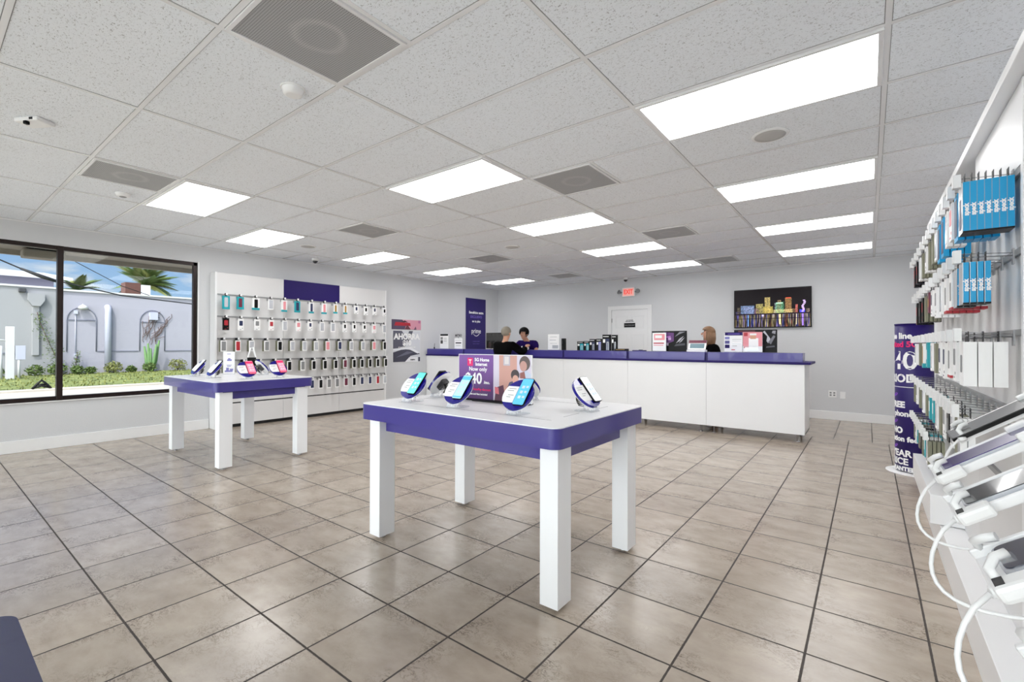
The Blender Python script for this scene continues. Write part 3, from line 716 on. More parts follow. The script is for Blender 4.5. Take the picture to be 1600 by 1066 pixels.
LROWS = [
 ('top', 2.005, 1, [(2.92, 'teal_pale'), (3.12, 'teal_maroon'), (3.35, 'white_black_band'), (3.58, 'white_plain'), (3.80, 'white_pink_band'), (4.02, 'teal_dark'), (4.27, 'white_navy_band'),
   (4.51, 'white_pink_band'), (4.73, 'white_amber'), (4.93, 'white_amber'), (5.16, 'white_navy'), (5.37, 'white_black'), (5.57, 'white_navy'), (5.80, 'white_black')]),
 ('second', 1.67, 1, [(2.92, 'red_black'), (3.13, 'white_blue_dots'), (3.37, 'white_grey'), (3.59, 'white_red'), (3.81, 'white_plain'), (4.04, 'white_pink'), (4.25, 'white_navy'),
   (4.47, 'white_plain'), (4.68, 'white_plain'), (4.92, 'white_black'), (5.12, 'white_black'), (5.34, 'white_black'), (5.56, 'white_pink'), (5.80, 'white_plain')]),
 ('middle', 1.335, 3, [(2.89, 'grey_card'), (3.09, 'red_card'), (3.29, 'clear_card'), (3.52, 'grey_card'), (3.73, 'black_card'), (3.94, 'clear_card'), (4.15, 'clear_card'), (4.36, 'clear_card'),
   (4.58, 'pink_card'), (4.82, 'navy_card'), (5.06, 'clear_card'), (5.31, 'clear_card'), (5.56, 'pink_card'), (5.81, 'black_card')]),
 ('fourth', 1.0, 3, [(2.93, 'grey_card'), (3.17, 'black_card'), (3.42, 'black_card'), (3.65, 'grey_card'), (3.89, 'black_card'), (4.12, 'grey_card'), (4.32, 'black_card'), (4.53, 'black_card'),
   (4.74, 'black_card'), (4.93, 'maroon_card'), (5.12, 'black_card'), (5.29, 'black_card'), (5.47, 'black_card'), (5.65, 'black_card'), (5.84, 'black_card')]),
 ('bottom', .665, 1, [(4.12, 'clear_card'), (4.29, 'navy_card'), (4.45, 'black_card'), (4.61, 'grey_card'), (4.77, 'grey_card'), (4.95, 'maroon_card'), (5.12, 'black_card'), (5.29, 'navy_card'),
   (5.47, 'navy_card'), (5.65, 'red_card'), (5.82, 'clear_card')])]
pos = []; HL = .15
for rn, z, dep, items in LROWS:
    for k, (y, sty) in enumerate(items):
        pos.append((ux-.002, y-UY0, z))
        tip = UX-.012+HL
        package(sty, (tip-.02, y, z+.036), 0, k, 0, rn, 'left display wall', 'phone case packages on the left display wall')
        for q in range(1, dep):
            package('olive', (tip-.02-.03*q-.004, y, z+.034), 0, k, q, rn, 'left display wall', 'phone case packages on the left display wall')
hook_parts(U, pos, HL-.012, 0, (.026, .034), False)

# ------------------------------------------------------------------ right display wall
SX = .445                     # plane of the slat panels
st(MB().box((-30, -40, -.25), (25, FW_-.19, -.15)).build('trim_8', mat('pale_paving', (224, 218, 208), .8, noise=.05, nscale=1)))
st(MB().box((-9.5, -2.9, 2.78), (1.5, FW_-.19, 2.92)).build('trim_9', M_TRIM))  # unseen canopy added to keep sunbeams out of the shop front
V = thing('display_wall', 'white accessory display wall with rows of peg hooks, right wall', 'display unit', (RW-.004, -1.0, 0))
vx = SX-(RW-.004)             # negative: unit stands off the wall
def vy(y): return y+1.0
seamR = [-1.0, 0.05, 1.27, 2.47, 3.40, 4.33, 5.26]
MB().box((vx-.05, 0, 2.27), (-.002, vy(5.26), 2.31)).build('top_cap', M_WHITE, V, bevel=.003)
for k in range(6):
    y0, y1 = vy(seamR[k])+.002, vy(seamR[k+1])-.002
    plain = k < 3
    if k < 4: MB().box((vx, y0, 1.965), (-.01, y1, 2.268)).build('header_panel', M_WHITE, V)
    else: MB().box((vx+.09, y0, 1.965), (-.01, y1, 2.268)).build('header_panel', M_GREY, V)
    if plain:
        MB().box((vx, y0, .19), (-.01, y1, 1.96)).build('back_panel', M_WHITE, V)
    else:
        MB().box((vx+.012, y0, .19), (-.01, y1, 1.96)).build('slat_panel', M_SLAT, V)
        for z in (1.95, 1.65, 1.345, 1.04, .735):
            MB().box((vx, y0, z-.012), (vx+.012, y1, z+.012)).build('rail', M_RAIL, V)
MB().box((vx-.004, vy(2.44), .19), (-.01, vy(2.472), 2.268)).build('upright', M_WHITE, V, bevel=.002)
MB().box((vx-.004, vy(5.262), 0), (-.002, vy(5.29), 2.27)).build('side_panel', M_WHITE, V, bevel=.002)
MB().box((vx-.10, 0, 0), (-.002, vy(5.26), .188)).build('plinth', M_WHITE, V, bevel=.003)
MB().box((vx-.145, vy(3.87), .192), (-.011, vy(5.255), .37)).build('base_cabinet', M_WHITE, V, bevel=.003)
RROWS = [
 ('top', 1.93, [2.60, 2.77, 2.94, 3.09, 3.24, 3.40, 3.56, 3.73, 3.92, 4.13, 4.38, 4.61, 4.86, 5.08]),
 ('second', 1.625, [2.60, 2.79, 2.95, 3.13, 3.33, 3.56, 3.77, 3.96, 4.18, 4.39, 4.62, 4.87]),
 ('middle', 1.31, [2.60, 2.83, 3.01, 3.20, 3.38, 3.60, 3.80, 4.08, 4.36, 4.63, 5.0]),
 ('fourth', .995, [2.67, 2.79, 2.93, 3.06, 3.21, 3.37, 3.55, 3.72, 3.92, 4.13, 4.37, 4.64, 4.9, 5.14]),
 ('bottom', .69, [3.95, 4.1, 4.25, 4.4, 4.55, 4.7, 4.85, 5.0, 5.15])]
def rstyle(rn, k):
    if rn == 'top': return [('cyan_slim', 7), ('cyan_far', 5), ('white_pink', 4), ('white_plain', 3), ('cyan_far', 4), ('cyan_far', 4), ('white_plain', 4), ('olive', 5), ('olive', 4), ('white_grey', 4),
                            ('olive', 4), ('white_plain', 4), ('dark_box', 3), ('dark_box', 3)][k]
    if rn == 'second': return [('cyan_thin', 4), ('cyan_thin', 3), ('white_redfoot', 5), ('white_redfoot', 5), ('white_plain', 4), ('white_grey', 4), ('white_navy', 4), ('brown_box', 3), ('olive', 4),
                               ('dark_box', 3), ('black_pack', 3), ('dark_box', 3)][k]
    if rn == 'middle': return [('white_thick', 3), ('white_grey', 3), ('white_redfoot', 3), ('white_blue_dots', 2), ('white_blue_dots', 2), ('olive', 2), ('white_plain', 2), ('teal_small', 2), ('white_amber', 2), ('olive', 2), ('white_plain', 2)][k]
    if rn == 'fourth': return [('white_plain', 2), ('olive', 2), ('white_plain', 2), ('black_pack', 2), ('white_grey', 2), ('olive', 2), ('white_plain', 2), ('teal_small', 3), ('teal_small', 2), ('olive', 2), ('white_plain', 2), ('olive', 2), ('white_grey', 2), ('olive', 2)][k]
    return [('olive', 4), ('white_plain', 3), ('teal_small', 4), ('olive', 4), ('black_pack', 3), ('olive', 4), ('teal_small', 3), ('white_grey', 3), ('olive', 3)][k]
pos = []; HR = .165
for rn, z, ys in RROWS:
    for k, y in enumerate(ys):
        pos.append((vx-.001, vy(y), z))
        sty, n = rstyle(rn, k); th = STY[sty][4]
        x = .298 if k == 0 else .302
        n = min(n, int((SX-.002-x)/(th+.0006)))
        for q in range(n):
            step = th+.0004 if n*(th+.004)+x > SX else th+.004
            zz = z+(.044 if rn == 'top' else .03)+(.004*((k*7+q*5) % 5-2)/2 if k else .0)
            package(sty, (x+step*q, y, zz), PI, k, q, rn, 'right display wall', 'packages on the right display wall')
for y in (2.56, 2.72, 2.9): pos.append((vx-.001, vy(y+.02), 1.33 if False else 1.63)) if False else None
hook_parts(V, pos, HR, PI, (.036, .052), True)

# sloping tethered phone trays by the camera
shelf = MB().box((vx-.17, vy(.2), 1.115), (vx-.001, vy(1.62), 1.135)).build('tray_shelf', M_WHITE, V, bevel=.003)
M_TABS = mat('dark_tablet_glass', (30, 30, 33), .12, coat=.4); M_PURG = mat('purple_phone_glass', (48, 16, 104), .15, spec=.4); M_NAVG = mat('navy_phone_glass', (24, 30, 56), .12, coat=1)
TILT = R(36)
trays = [(1.50, .160, 1.085, M_TABS, 'dark tablet on the farthest white security tray, right wall'), (1.23, .098, 1.045, M_PURG, 'dark purple phone on the second farthest security tray, right wall'),
         (.985, .098, 1.045, M_TABS, 'dark grey phone on the middle security tray, right wall'), (.735, .098, 1.045, M_NAVG, 'dark navy phone with cable on the second nearest security tray'),
         (.51, .098, 1.045, M_TABS, 'dark phone at the right photo edge on the nearest security tray')]
names = ['farthest', 'second farthest', 'middle', 'second nearest', 'nearest']
for k, (y, x, z, gm, lb) in enumerate(trays):
    # local: +X runs up the slope toward the wall
    t_ = thing('security_tray', 'white sloping security tray with white cable, %s of five at right' % names[k], 'phone tray', (x, y, z), 0, 'white security trays')
    Mx = Matrix.Rotation(-TILT, 4, 'Y')
    m_ = MB(); m_.box((.0, -.05, -.012), (.30, .05, -.004), 0, Mx); m_.box((.0, .044, -.012), (.30, .052, .006), 0, Mx); m_.box((.0, -.052, -.012), (.30, -.044, .002), 0, Mx)
    m_.build('tray', M_WHITE, t_, bevel=.002)
    if k:
        m_ = MB(); m_.box((.004, -.076, -.010), (.048, -.047, .008), 0, Mx); m_.build('clamp_block', M_PLAST, t_, bevel=.005)
        MB().box((.008, -.071, .0078), (.017, -.053, .0086), 0, Mx).build('clamp_slot', M_GAP, t_)
    m_ = MB()
    m_.tube([Mx @ Vector(p) for p in ((.012, .05, .0), (.012, .044, .014), (.022, .03, .018), (.034, .026, .017))], .005, 8)
    m_.build('claw', M_PLAST, t_); m_ = MB()
    m_.tube([Mx @ Vector(p) for p in ((.012, -.05, .0), (.012, -.044, .014), (.022, -.03, .018), (.034, -.026, .017))], .005, 8)
    m_.build('claw', M_PLAST, t_)
    MB().box((.14, -.052, -.004), (.175, -.034, .014), 0, Mx).build('side_clip', M_PLAST, t_, bevel=.003); MB().box((.14, .034, -.004), (.175, .052, .014), 0, Mx).build('side_clip', M_PLAST, t_, bevel=.003)
    m_ = MB(); a = Mx @ Vector((.0, -.062, 0))
    pts = []
    for q in range(15):
        s_ = q/14; pts.append((a.x-.045*math.sin(PI*s_)**.8+.12*s_*s_, a.y-.075*s_, a.z-.10*math.sin(PI*s_*.75)))
    m_.tube(pts, .0027, 8); m_.tube([pts[0], (pts[0][0]+.012, pts[0][1]+.004, pts[0][2]+.004)], .005, 8); m_.build('cable', M_PLAST, t_)
    m_ = MB(); m_.box((.17+.02, -.03, 1.127-z-.01), (.26, .03, 1.20-z)) if False else m_.tube([Mx @ Vector((.2, 0, -.008)), ((Mx @ Vector((.2, 0, 0))).x, 0, 1.137-z)], .012, 10)
    m_.build('support_post', M_PLAST, t_)
    ph = thing('display_phone' if k else 'display_tablet', lb, 'phone' if k else 'tablet', (x, y, z), 0, 'phones on the sloping trays')
    big = (k == 0)
    w2_, l0, l1 = (.06, -.01, .25) if big else (.0365, .02, .178)
    MB().prism(rrect(l0, -w2_, l1, w2_, .011), -.0035, .0045, 0, Mx).build('case', M_BLACK if big else M_SILV, ph)
    MB().prism(rrect(l0+.003, -w2_+.003, l1-.003, w2_-.003, .009), .0045, .0056, 0, Mx).build('screen', gm, ph)

# round banner at the end of the right wall
t_ = thing('pop_up_banner', 'purple round column banner with offer text, end of right display wall', 'banner', (.372, 6.25, 0))
BR = .158
MB().lathe([(.235, 0), (.235, .008), (.225, .012), (.03, .012)], 40).build('base_plate', M_PLAST, t_)
MB().lathe([(BR, .03), (BR, 1.50)], 48).build('printed_column', M_INDIGO, t_)
MB().lathe([(BR+.003, 0), (BR+.003, .012), (BR-.01, .012)], 48).build('top_ring', M_PURPD, t_, (0, 0, 1.5))
mb = MB(); mats = []; AC = R(-154)     # centre direction of the print
def cyl_text(body, size, z, m_, bold=.003, sx=1.0, dx=0):
    me = text_mesh(body, size, bold=bold, sx=sx)
    if m_ not in mats: mats.append(m_)
    vs = []
    for v in me.vertices:
        r_ = BR+.0012+v.co.z; a = AC+(v.co.x+dx)/BR
        vs.append((r_*math.cos(a), r_*math.sin(a), z+v.co.y))
    mb.add(vs, [tuple(p.vertices) for p in me.polygons], mats.index(m_)); bpy.data.meshes.remove(me)
M_VIO = mat('violet_print', (128, 66, 190), .5)
for a in ((('One line', .085, 1.385, M_PAPER, .003)), ('unlimited 5G.', .078, 1.30, M_MAG, .003), ('$40', .25, 1.13, M_PAPER, .005), ('PERIOD.', .112, .955, M_PAPER, .0035),
          ('FREE', .085, .69, M_PAPER, .004), ('5G phone', .078, .60, M_PAPER, .003), ('NO', .085, .43, M_PAPER, .004), ('activation fee', .072, .345, M_PAPER, .003),
          ('5 YEAR', .09, .20, M_PAPER, .003), ('PRICE', .09, .118, M_PAPER, .003), ('GUARANTEE', .058, .045, M_PAPER, .003)):
    cyl_text(a[0], a[1], a[2], a[3], a[4])
for z in (.79, .52, .27):
    vs = []; n = 20
    for q in range(n):
        u = 2*PI*q/n; xx = -.02+.035*math.cos(u)+.0*math.sin(u); zz = .016*math.sin(u)+.35*.035*math.cos(u); aa = AC+(xx)/BR
        vs.append(((BR+.0016)*math.cos(aa), (BR+.0016)*math.sin(aa), z+zz))
    if M_VIO not in mats: mats.append(M_VIO)
    mb.add(vs, [tuple(range(n))], mats.index(M_VIO))
vs = []; n = 24
for q in range(n+1):
    aa = AC-1.5+3*q/n; vs += [((BR+.0012)*math.cos(aa), (BR+.0012)*math.sin(aa), .868), ((BR+.0012)*math.cos(aa), (BR+.0012)*math.sin(aa), .874)]
mb.add(vs, [(2*q, 2*q+2, 2*q+3, 2*q+1) for q in range(n)], mats.index(M_PAPER))
mb.build('lettering', mats, t_)

# ------------------------------------------------------------------ display tables
def make_table(loc, label):
    t = thing('display_table', label, 'table', loc, 0, 'purple-edged display tables')
    W, D = .7725, .525
    MB().prism(rrect(-W, -D, W, D, .055, 8), .80, .898, smooth=True).build('slab', M_PURPLE, t)
    MB().prism(rrect(-W+.001, -D+.001, W-.001, D-.001, .054, 8), .898, .9035).build('table_top', M_WHITE, t)
    ax, ay = W-.04, D-.1
    g = MB()
    g.box((-W+.10, -D+.11, .715), (W-.10, -D+.13, .792)); g.box((-W+.10, D-.13, .715), (W-.10, D-.11, .792))
    g.box((-W+.085, -D+.10, .715), (-W+.105, D-.10, .792)); g.box((W-.105, -D+.10, .715), (W-.085, D-.10, .792))
    g.build('apron', M_PURPLE, t)
    MB().box((-W+.03, -D+.09, .792), (W-.03, D-.09, .7995)).build('painted_shadow_line', M_INDIGO, t)  # dark strip painted in as the slab's shadow line above the apron
    for sx in (-1, 1):
        for sy in (-1, 1):
            cx, cy = sx*(W-.085), sy*(D-.12)
            l = MB().box((-.052, -.0625, .022), (.052, .0625, .80)).build('leg', M_LEG, t, (cx, cy, 0), bevel=.002)
            MB().lathe([(.026, 0), (.028, .006), (.01, .01), (.01, .022)], 16).build('levelling_foot', M_CHROME, l)
    g = MB()
    for a, b in (((-.60, -D+.185), (.62, -D+.188)), ((-.60, D-.188), (.55, D-.185)), ((W-.165, -.2), (W-.162, -.03)), ((W-.165, .12), (W-.162, .34)), ((-W+.16, -.25), (-W+.163, .25))):
        g.box((a[0], a[1], .9034), (b[0], b[1], .9039))
    g.build('cable_slot', M_DKGREY, t)
    return t
T1 = (-1.918, 2.365, 0); T2 = (-5.965, 2.40, 0)
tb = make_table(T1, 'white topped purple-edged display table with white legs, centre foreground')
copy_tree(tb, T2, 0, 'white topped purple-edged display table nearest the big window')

TZ = .9035
def disc_poly(rx, ry, x0=None, x1=None, y0=None, y1=None, n=48):
    p = []
    for k in range(n):
        a = 2*PI*k/n; x, y = rx*math.cos(a), ry*math.sin(a)
        if x0 is not None: x = max(x, x0)
        if x1 is not None: x = min(x, x1)
        if y0 is not None: y = max(y, y0)
        if y1 is not None: y = min(y, y1)
        if not p or (abs(p[-1][0]-x)+abs(p[-1][1]-y)) > 1e-5: p.append((x, y))
    if abs(p[0][0]-p[-1][0])+abs(p[0][1]-p[-1][1]) < 1e-5: p.pop()
    return p
TA = R(50)
def make_stand(loc, rz, label):
    t = thing('phone_stand', label, 'phone stand', loc, rz, 'round blue phone stands')
    Mx = Matrix.Translation((0, .005, .100)) @ Matrix.Rotation(TA, 4, 'X')
    g = MB(); g.prism(rrect(-.045, -.05, .045, .06, .012), 0, .005); g.tube([(0, .02, .004), (0, .022, .05), (0, .012, .088)], .008, 10)
    for x in (-.03, .03): g.lathe([(.009, .005), (.009, .018), (.005, .022)], 12, 0, Matrix.Translation((x, -.035, 0)))
    g.box((-.03, -.05, .005), (.03, -.046, .022))
    g.build('acrylic_base', M_ACRYL, t)
    MB().prism(disc_poly(.088, .09), -.016, .0, 0, Mx, smooth=True).build('round_cradle', M_BLUE, t)
    MB().prism(disc_poly(.0895, .0915), -.0175, -.0155, 0, Mx).build('rim', M_PLAST, t)
    g = MB(); g.prism(disc_poly(.0875, .0895, None, -.003, -.052, .045), 0, .0012, 0, Mx)
    c = g.build('price_card', M_PAPER, t)
    l = MB()
    for k, (a, b, z) in enumerate(((-.065, -.02, .028), (-.07, -.03, .016), (-.055, -.02, -.01), (-.06, -.035, -.022))): l.box((a, z, .0012), (b, z+.003, .0015), 0, Mx)
    l.build('print', M_GREY, c)
    g = MB(); pts = []
    for k in range(70):
        a = k*.9; pts.append((.012*math.cos(a)-.01, .035+.012*math.sin(a)+.02*math.sin(k/69*PI), .10-.0011*k))
    g.tube(pts, .0022, 6); g.build('coiled_cord', M_BLACK, t)
    g = MB(); g.prism(rrect(-.028, -.035, .028, .04, .01), -.045, -.017, 0, Mx); g.build('sensor_puck', M_DKGREY, t)
    return t
def make_phone(loc, rz, label, scr, dark=M_BLACK, header=None):
    t = thing('demo_phone', label, 'phone', loc, rz, 'demo phones on the round stands')
    Mx = Matrix.Translation((0, .005, .100)) @ Matrix.Rotation(TA, 4, 'X')
    MB().prism(rrect(.0, -.068, .070, .092, .009), .0005, .0095, 0, Mx).build('case', dark, t)
    s = MB().prism(rrect(.003, -.065, .067, .089, .007), .0095, .0104, 0, Mx).build('screen', scr, t)
    g = MB(); mats = [header or M_SCRB]
    g.box((.004, .058, .0104), (.066, .082, .0107), 0, Mx); g.build('screen_header', mats, s)
    MB().box((.004, -.06, .0104), (.066, -.05, .0107), 0, Mx).build('screen_footer', mats, s)
    g = MB()
    for k in range(3): g.box((.018, .03-.03*k, .0104), (.034, .046-.03*k, .0107), 0, Mx); g.box((.042, .034-.03*k, .0104), (.056, .046-.03*k, .0107), 0, Mx)
    g.build('screen_icon', mat('pale_icon', (214, 230, 242), .4), s)
    return t
M_SCRP = mat('lit_pink_screen', (238, 150, 176), .25, emit=.4); M_SCRM = mat('lit_magenta_screen', (222, 40, 96), .25, emit=.4); M_SCRW = mat('lit_white_screen', (225, 228, 232), .25, emit=.35)
stands = [
 ((-2.47, 2.10, TZ), 0, M_SCRT, M_SCRT, 'on the near left corner of the centre table', 'teal'), ((-2.03, 2.085, TZ), 0, M_SCRL, M_SCRB, 'in front of the purple table sign', 'pale blue'),
 ((-1.565, 2.085, TZ), 0, M_SCRB, M_SCRB, 'at the near right of the centre table', 'bright blue'), ((-1.31, 2.44, TZ), R(84), M_SCRW, M_SCRW, 'at the right end of the centre table', 'white'),
 ((-2.54, 2.42, TZ), R(-84), M_SCRL, M_SCRB, 'facing away at left end of centre table', 'hidden'), ((-1.89, 2.66, TZ), R(170), M_SCRL, M_SCRB, 'facing away behind the table sign', 'hidden'),
 ((-6.38, 2.12, TZ), 0, M_SCRW, M_SCRW, 'at the window corner of the far table', 'white'), ((-5.90, 2.12, TZ), 0, M_SCRW, M_SCRW, 'at the near side of the far table', 'white'),
 ((-5.42, 2.28, TZ), PI/2, M_SCRP, M_SCRM, 'left of two red-screened stands on the far table', 'pink'), ((-5.42, 2.62, TZ), PI/2, M_SCRP, M_SCRM, 'right of two red-screened stands on the far table', 'pink'),
 ((-6.02, 2.72, TZ), PI, M_SCRW, M_SCRW, 'facing away at the back of the far table', 'hidden')]
ps = None
for loc, rz, scr, hd, where, col in stands:
    lb = 'round blue phone stand on clear base, ' + where
    q_ = make_stand(loc, rz, lb) if ps is None else copy_tree(ps, loc, rz, lb)
    ps = ps or q_; q_.scale = (1.12, 1.12, 1.12)
    cn = 'dark backed demo phone' if col == 'hidden' else '%s screened demo phone' % col
    q_ = make_phone(loc, rz, cn + ' ' + where, scr, M_RED if col == 'pink' else M_BLACK, hd); q_.scale = (1.12, 1.12, 1.12)

# two-panel sign on the centre table
t_ = thing('table_sign', 'purple and photo table sign reading Now only $40 on centre table', 'sign', (-2.025, 2.43, TZ), R(2))
MB().box((-.31, -.006, .008), (.315, .006, .322)).build('board', M_PAPER, t_)
MB().prism(rrect(-.16, -.05, .30, .05, .02), 0, .008).box((-.30, -.02, 0), (.1, .02, .012)).build('foot', M_BLACK, t_, bevel=.002)
m_, t__, b_ = nodes_of('violet_gradient_print')
tcx = t__.nodes.new('ShaderNodeTexCoord'); sx_ = t__.nodes.new('ShaderNodeSeparateXYZ'); t__.links.new(tcx.outputs['Object'], sx_.inputs[0])
rp_ = t__.nodes.new('ShaderNodeValToRGB'); rp_.color_ramp.elements[0].color = lin((78, 40, 100)); rp_.color_ramp.elements[1].color = lin((128, 84, 162))
t__.links.new(mth(t__, 'MULTIPLY', sx_.outputs[2], 3.1), rp_.inputs[0]); t__.links.new(rp_.outputs[0], b_.inputs['Base Color'])
MB().box((-.305, -.0075, .01), (.005, -.006, .318)).build('printed_panel', m_, t_)
lettering([('5G Home', .032, -.095, .283, M_PAPER, .001, 1), ('Internet', .032, -.10, .252, M_PAPER, .001, 1), ('Now only', .04, -.13, .218, M_PAPER, .0006, 1), ('$40', .105, -.17, .15, M_PAPER, .0025, .95),
           ('/mo.', .028, -.05, .128, M_PAPER, .001, 1), ('with', .022, -.21, .078, M_PAPER, .0008, 1), ('AutoPay discount', .022, -.095, .078, M_MAG, .0008, 1), ('taxes and fees included', .018, -.13, .045, M_PAPER, .0006, 1)],
          t_, (0, -.0078, 0), FACE_NY)
g = MB(); g.box((-.225, -.0082, .24), (-.175, -.0075, .296)); g.build('logo_square', M_MAG, t_)
lettering([('T', .04, -.2, .268, M_PAPER, .001, 1)], t_, (0, -.0086, 0), FACE_NY, 'logo_letter')
g = MB(); ms = []
def pr(poly, rgb, k):
    mm = mat('print_%d_%d_%d' % rgb, rgb, .5)
    if mm not in ms: ms.append(mm)
    g.add([(x, -.0062-.0003*k, z) for x, z in poly], [tuple(range(len(poly)))], ms.index(mm))
def ell(cx, cz, rx, rz_, n=18): return [(cx+rx*math.cos(2*PI*q/n), cz+rz_*math.sin(2*PI*q/n)) for q in range(n)]
pr([(.005, .01), (.312, .01), (.312, .318), (.005, .318)], (214, 206, 222), 1)
pr([(.055, .01), (.20, .01), (.20, .318), (.055, .318)], (206, 158, 146), 2)
pr([(.09, .25), (.145, .25), (.145, .318), (.09, .318)], (190, 184, 196), 3); pr([(.10, .26), (.135, .26), (.135, .31), (.10, .31)], (222, 214, 214), 4)
pr([(.015, .01), (.11, .01), (.09, .12), (.03, .10)], (96, 56, 78), 4); pr([(.02, .06), (.055, .055), (.05, .10), (.018, .105)], (226, 120, 132), 5)
pr([(.08, .01), (.24, .01), (.25, .13), (.20, .16), (.14, .14)], (72, 74, 104), 5)
pr([(.20, .01), (.312, .01), (.312, .2), (.27, .225), (.235, .2)], (196, 204, 222), 5)
pr([(.225, .17), (.27, .17), (.26, .215), (.225, .205)], (148, 92, 86), 6)
pr(ell(.262, .268, .042, .048), (96, 82, 80), 7); pr(ell(.252, .25, .028, .034), (196, 150, 140), 8)
pr(ell(.187, .19, .034, .036), (70, 58, 62), 9); pr(ell(.19, .16, .025, .03), (214, 164, 148), 10)
g.build('printed_photo', ms, t_)
# flyers on the far table
t_ = thing('acrylic_flyer_stand', 'upright white flyer in clear holder on the far table', 'flyer', (-6.44, 2.49, TZ), R(68))
MB().box((-.065, -.004, .0), (.065, .004, .29)).box((-.065, -.004, 0), (.065, .06, .004)).build('holder', M_ACRYL, t_)
MB().box((-.061, -.0052, .006), (.061, -.0042, .286)).build('flyer', M_PAPER, t_)
M_LILAC = mat('lilac_print', (128, 128, 190), .5)
g = MB(); rr_ = random.Random(5)
for x0, z0, x1, z1 in ((-.02, .255, .02, .262), (-.02, .17, .03, .19), (-.01, .19, .015, .205), (-.045, .03, .04, .05), (-.03, .05, .0, .085), (.01, .05, .045, .07), (-.02, .1, .02, .108), (-.025, .115, .03, .12)):
    g.box((x0, -.0056, z0), (x1, -.0052, z1))
g.build('print', M_LILAC, t_)
t_ = thing('tent_frame', 'white inverted V stand with black unit on far table', 'stand', (-6.2, 2.66, TZ), R(68))
g = MB(); g.tube([(-.085, 0, 0), (-.01, 0, .335), (.012, 0, .345), (.10, 0, 0)], .010, 8); g.build('frame', M_PLAST, t_)
MB().box((-.05, -.02, .11), (.05, .03, .215)).box((-.01, -.005, 0), (.01, .015, .11)).build('black_unit', M_BLACK, t_, bevel=.004)

# ------------------------------------------------------------------ service counter
CY = 7.18
edges = [-7.96, -6.80, -5.575, -4.35, -3.125, -1.90, -.665]
where = ['against the left wall', 'second from the left wall', 'third from the left wall', 'behind the right end of the centre table', 'second from its right end', 'at its right end']
for k in range(6):
    x0, x1 = edges[k], edges[k+1]; cx = (x0+x1)/2; hw = (x1-x0)/2-.0015
    t = thing('counter_cabinet', 'white service counter cabinet on steel feet, ' + where[k], 'counter', (cx, CY, 0), 0, 'white counter cabinets')
    MB().box((-hw, 0, .105), (hw, .02, 1.03)).box((-hw, .02, .105), (-hw+.02, .62, 1.03)).box((hw-.02, .02, .105), (hw, .62, 1.03)).box((-hw, .02, .105), (hw, .62, .125)).box((-hw+.02, .60, .125), (hw-.02, .62, 1.03)).build('body', M_WHITE, t, bevel=.0015)
    for sx in (-1, 1):
        for y in (.07, .55):
            MB().lathe([(.032, 0), (.032, .006), (.014, .012), (.014, .105)], 16).build('foot', M_CHROME, t, (sx*(hw-.09), y, 0))
g = MB(); g.box((-7.965, CY-.015, 1.031), (-.60, CY+.68, 1.062))
t = g.build('counter_worktop', M_PURPD, bevel=.003); tag(t, 'long dark purple worktop running along the top of the counter', 'worktop')
for k in range(6):
    x0, x1 = edges[k]+.022, edges[k+1]-.022; cx = (x0+x1)/2; hw = (x1-x0)/2
    t = thing('counter_riser', 'purple box riser on counter top, ' + where[k], 'riser', (cx, CY, 1.062), 0, 'purple counter risers')
    MB().box((-hw, 0, 0), (hw, .012, .112)).box((-hw, .012, 0), (-hw+.012, .26, .112)).box((hw-.012, .012, 0), (hw, .26, .112)).box((-hw, 0, .112), (hw, .27, .122)).build('shell', M_PURPLE, t, bevel=.0015)
    if k: MB().box((-hw-.04, .03, 0), (-hw-.002, .24, .105)).build('joint_filler', M_INDIGO, t)
RZ = 1.185
def holder(x, y, w_, h, label, rz=0, draw=None, cat='flyer', z=RZ, name='acrylic_flyer_stand'):
    t = thing(name, label, cat, (x, y, z), rz)
    MB().box((-w_/2-.003, -.003, 0), (w_/2+.003, .003, h)).box((-w_/2-.003, -.003, 0), (w_/2+.003, .06, .004)).build('holder', M_ACRYL, t)
    MB().box((-w_/2, -.0042, .005), (w_/2, -.0032, h-.004)).build('sheet', M_PAPER, t)
    if draw:
        g = MB(); ms = []
        for k, (x0, z0, x1, z1, m_) in enumerate(draw):
            if m_ not in ms: ms.append(m_)
            g.box((x0*w_, -.0048-.0002*k, z0*h), (x1*w_, -.0042, z1*h), ms.index(m_))
        g.build('print', ms, t)
    return t
holder(-7.53, 7.32, .27, .33, 'white price list with black header on counter beside left wall', 0,
       [(-.45, .88, .45, 1.0, M_BLACK), (-.42, .62, -.15, .8, M_GREY), (-.42, .35, -.15, .58, M_DKGREY), (-.05, .3, .42, .8, M_TRIM), (-.05, .7, .3, .72, M_GREY), (-.05, .6, .3, .62, M_GREY), (-.05, .5, .3, .52, M_GREY)])
t_ = holder(-7.09, 7.32, .24, .235, 'small white price card with lettering above, left end of counter', 0, [(-.4, .8, .4, .83, M_GREY), (-.35, .5, .35, .62, M_DKGREY), (-.3, .3, .3, .33, M_GREY)])
g = lettering([('METRO', .075, 0, .29, M_DKGREY, .003, .8)], t_, (0, -.004, 0), FACE_NY); MB().box((-.012, -.002, .23), (.012, .002, .27)).build('topper_tab', M_ACRYL, t_)
t_ = thing('pen', 'small dark pen holder near the left end of the counter', 'pen', (-7.83, 7.3, RZ))
MB().lathe([(.014, 0), (.014, .035)], 12).tube([(0, 0, .03), (.01, .0, .12)], .005, 6).build('holder', M_BLACK, t_)
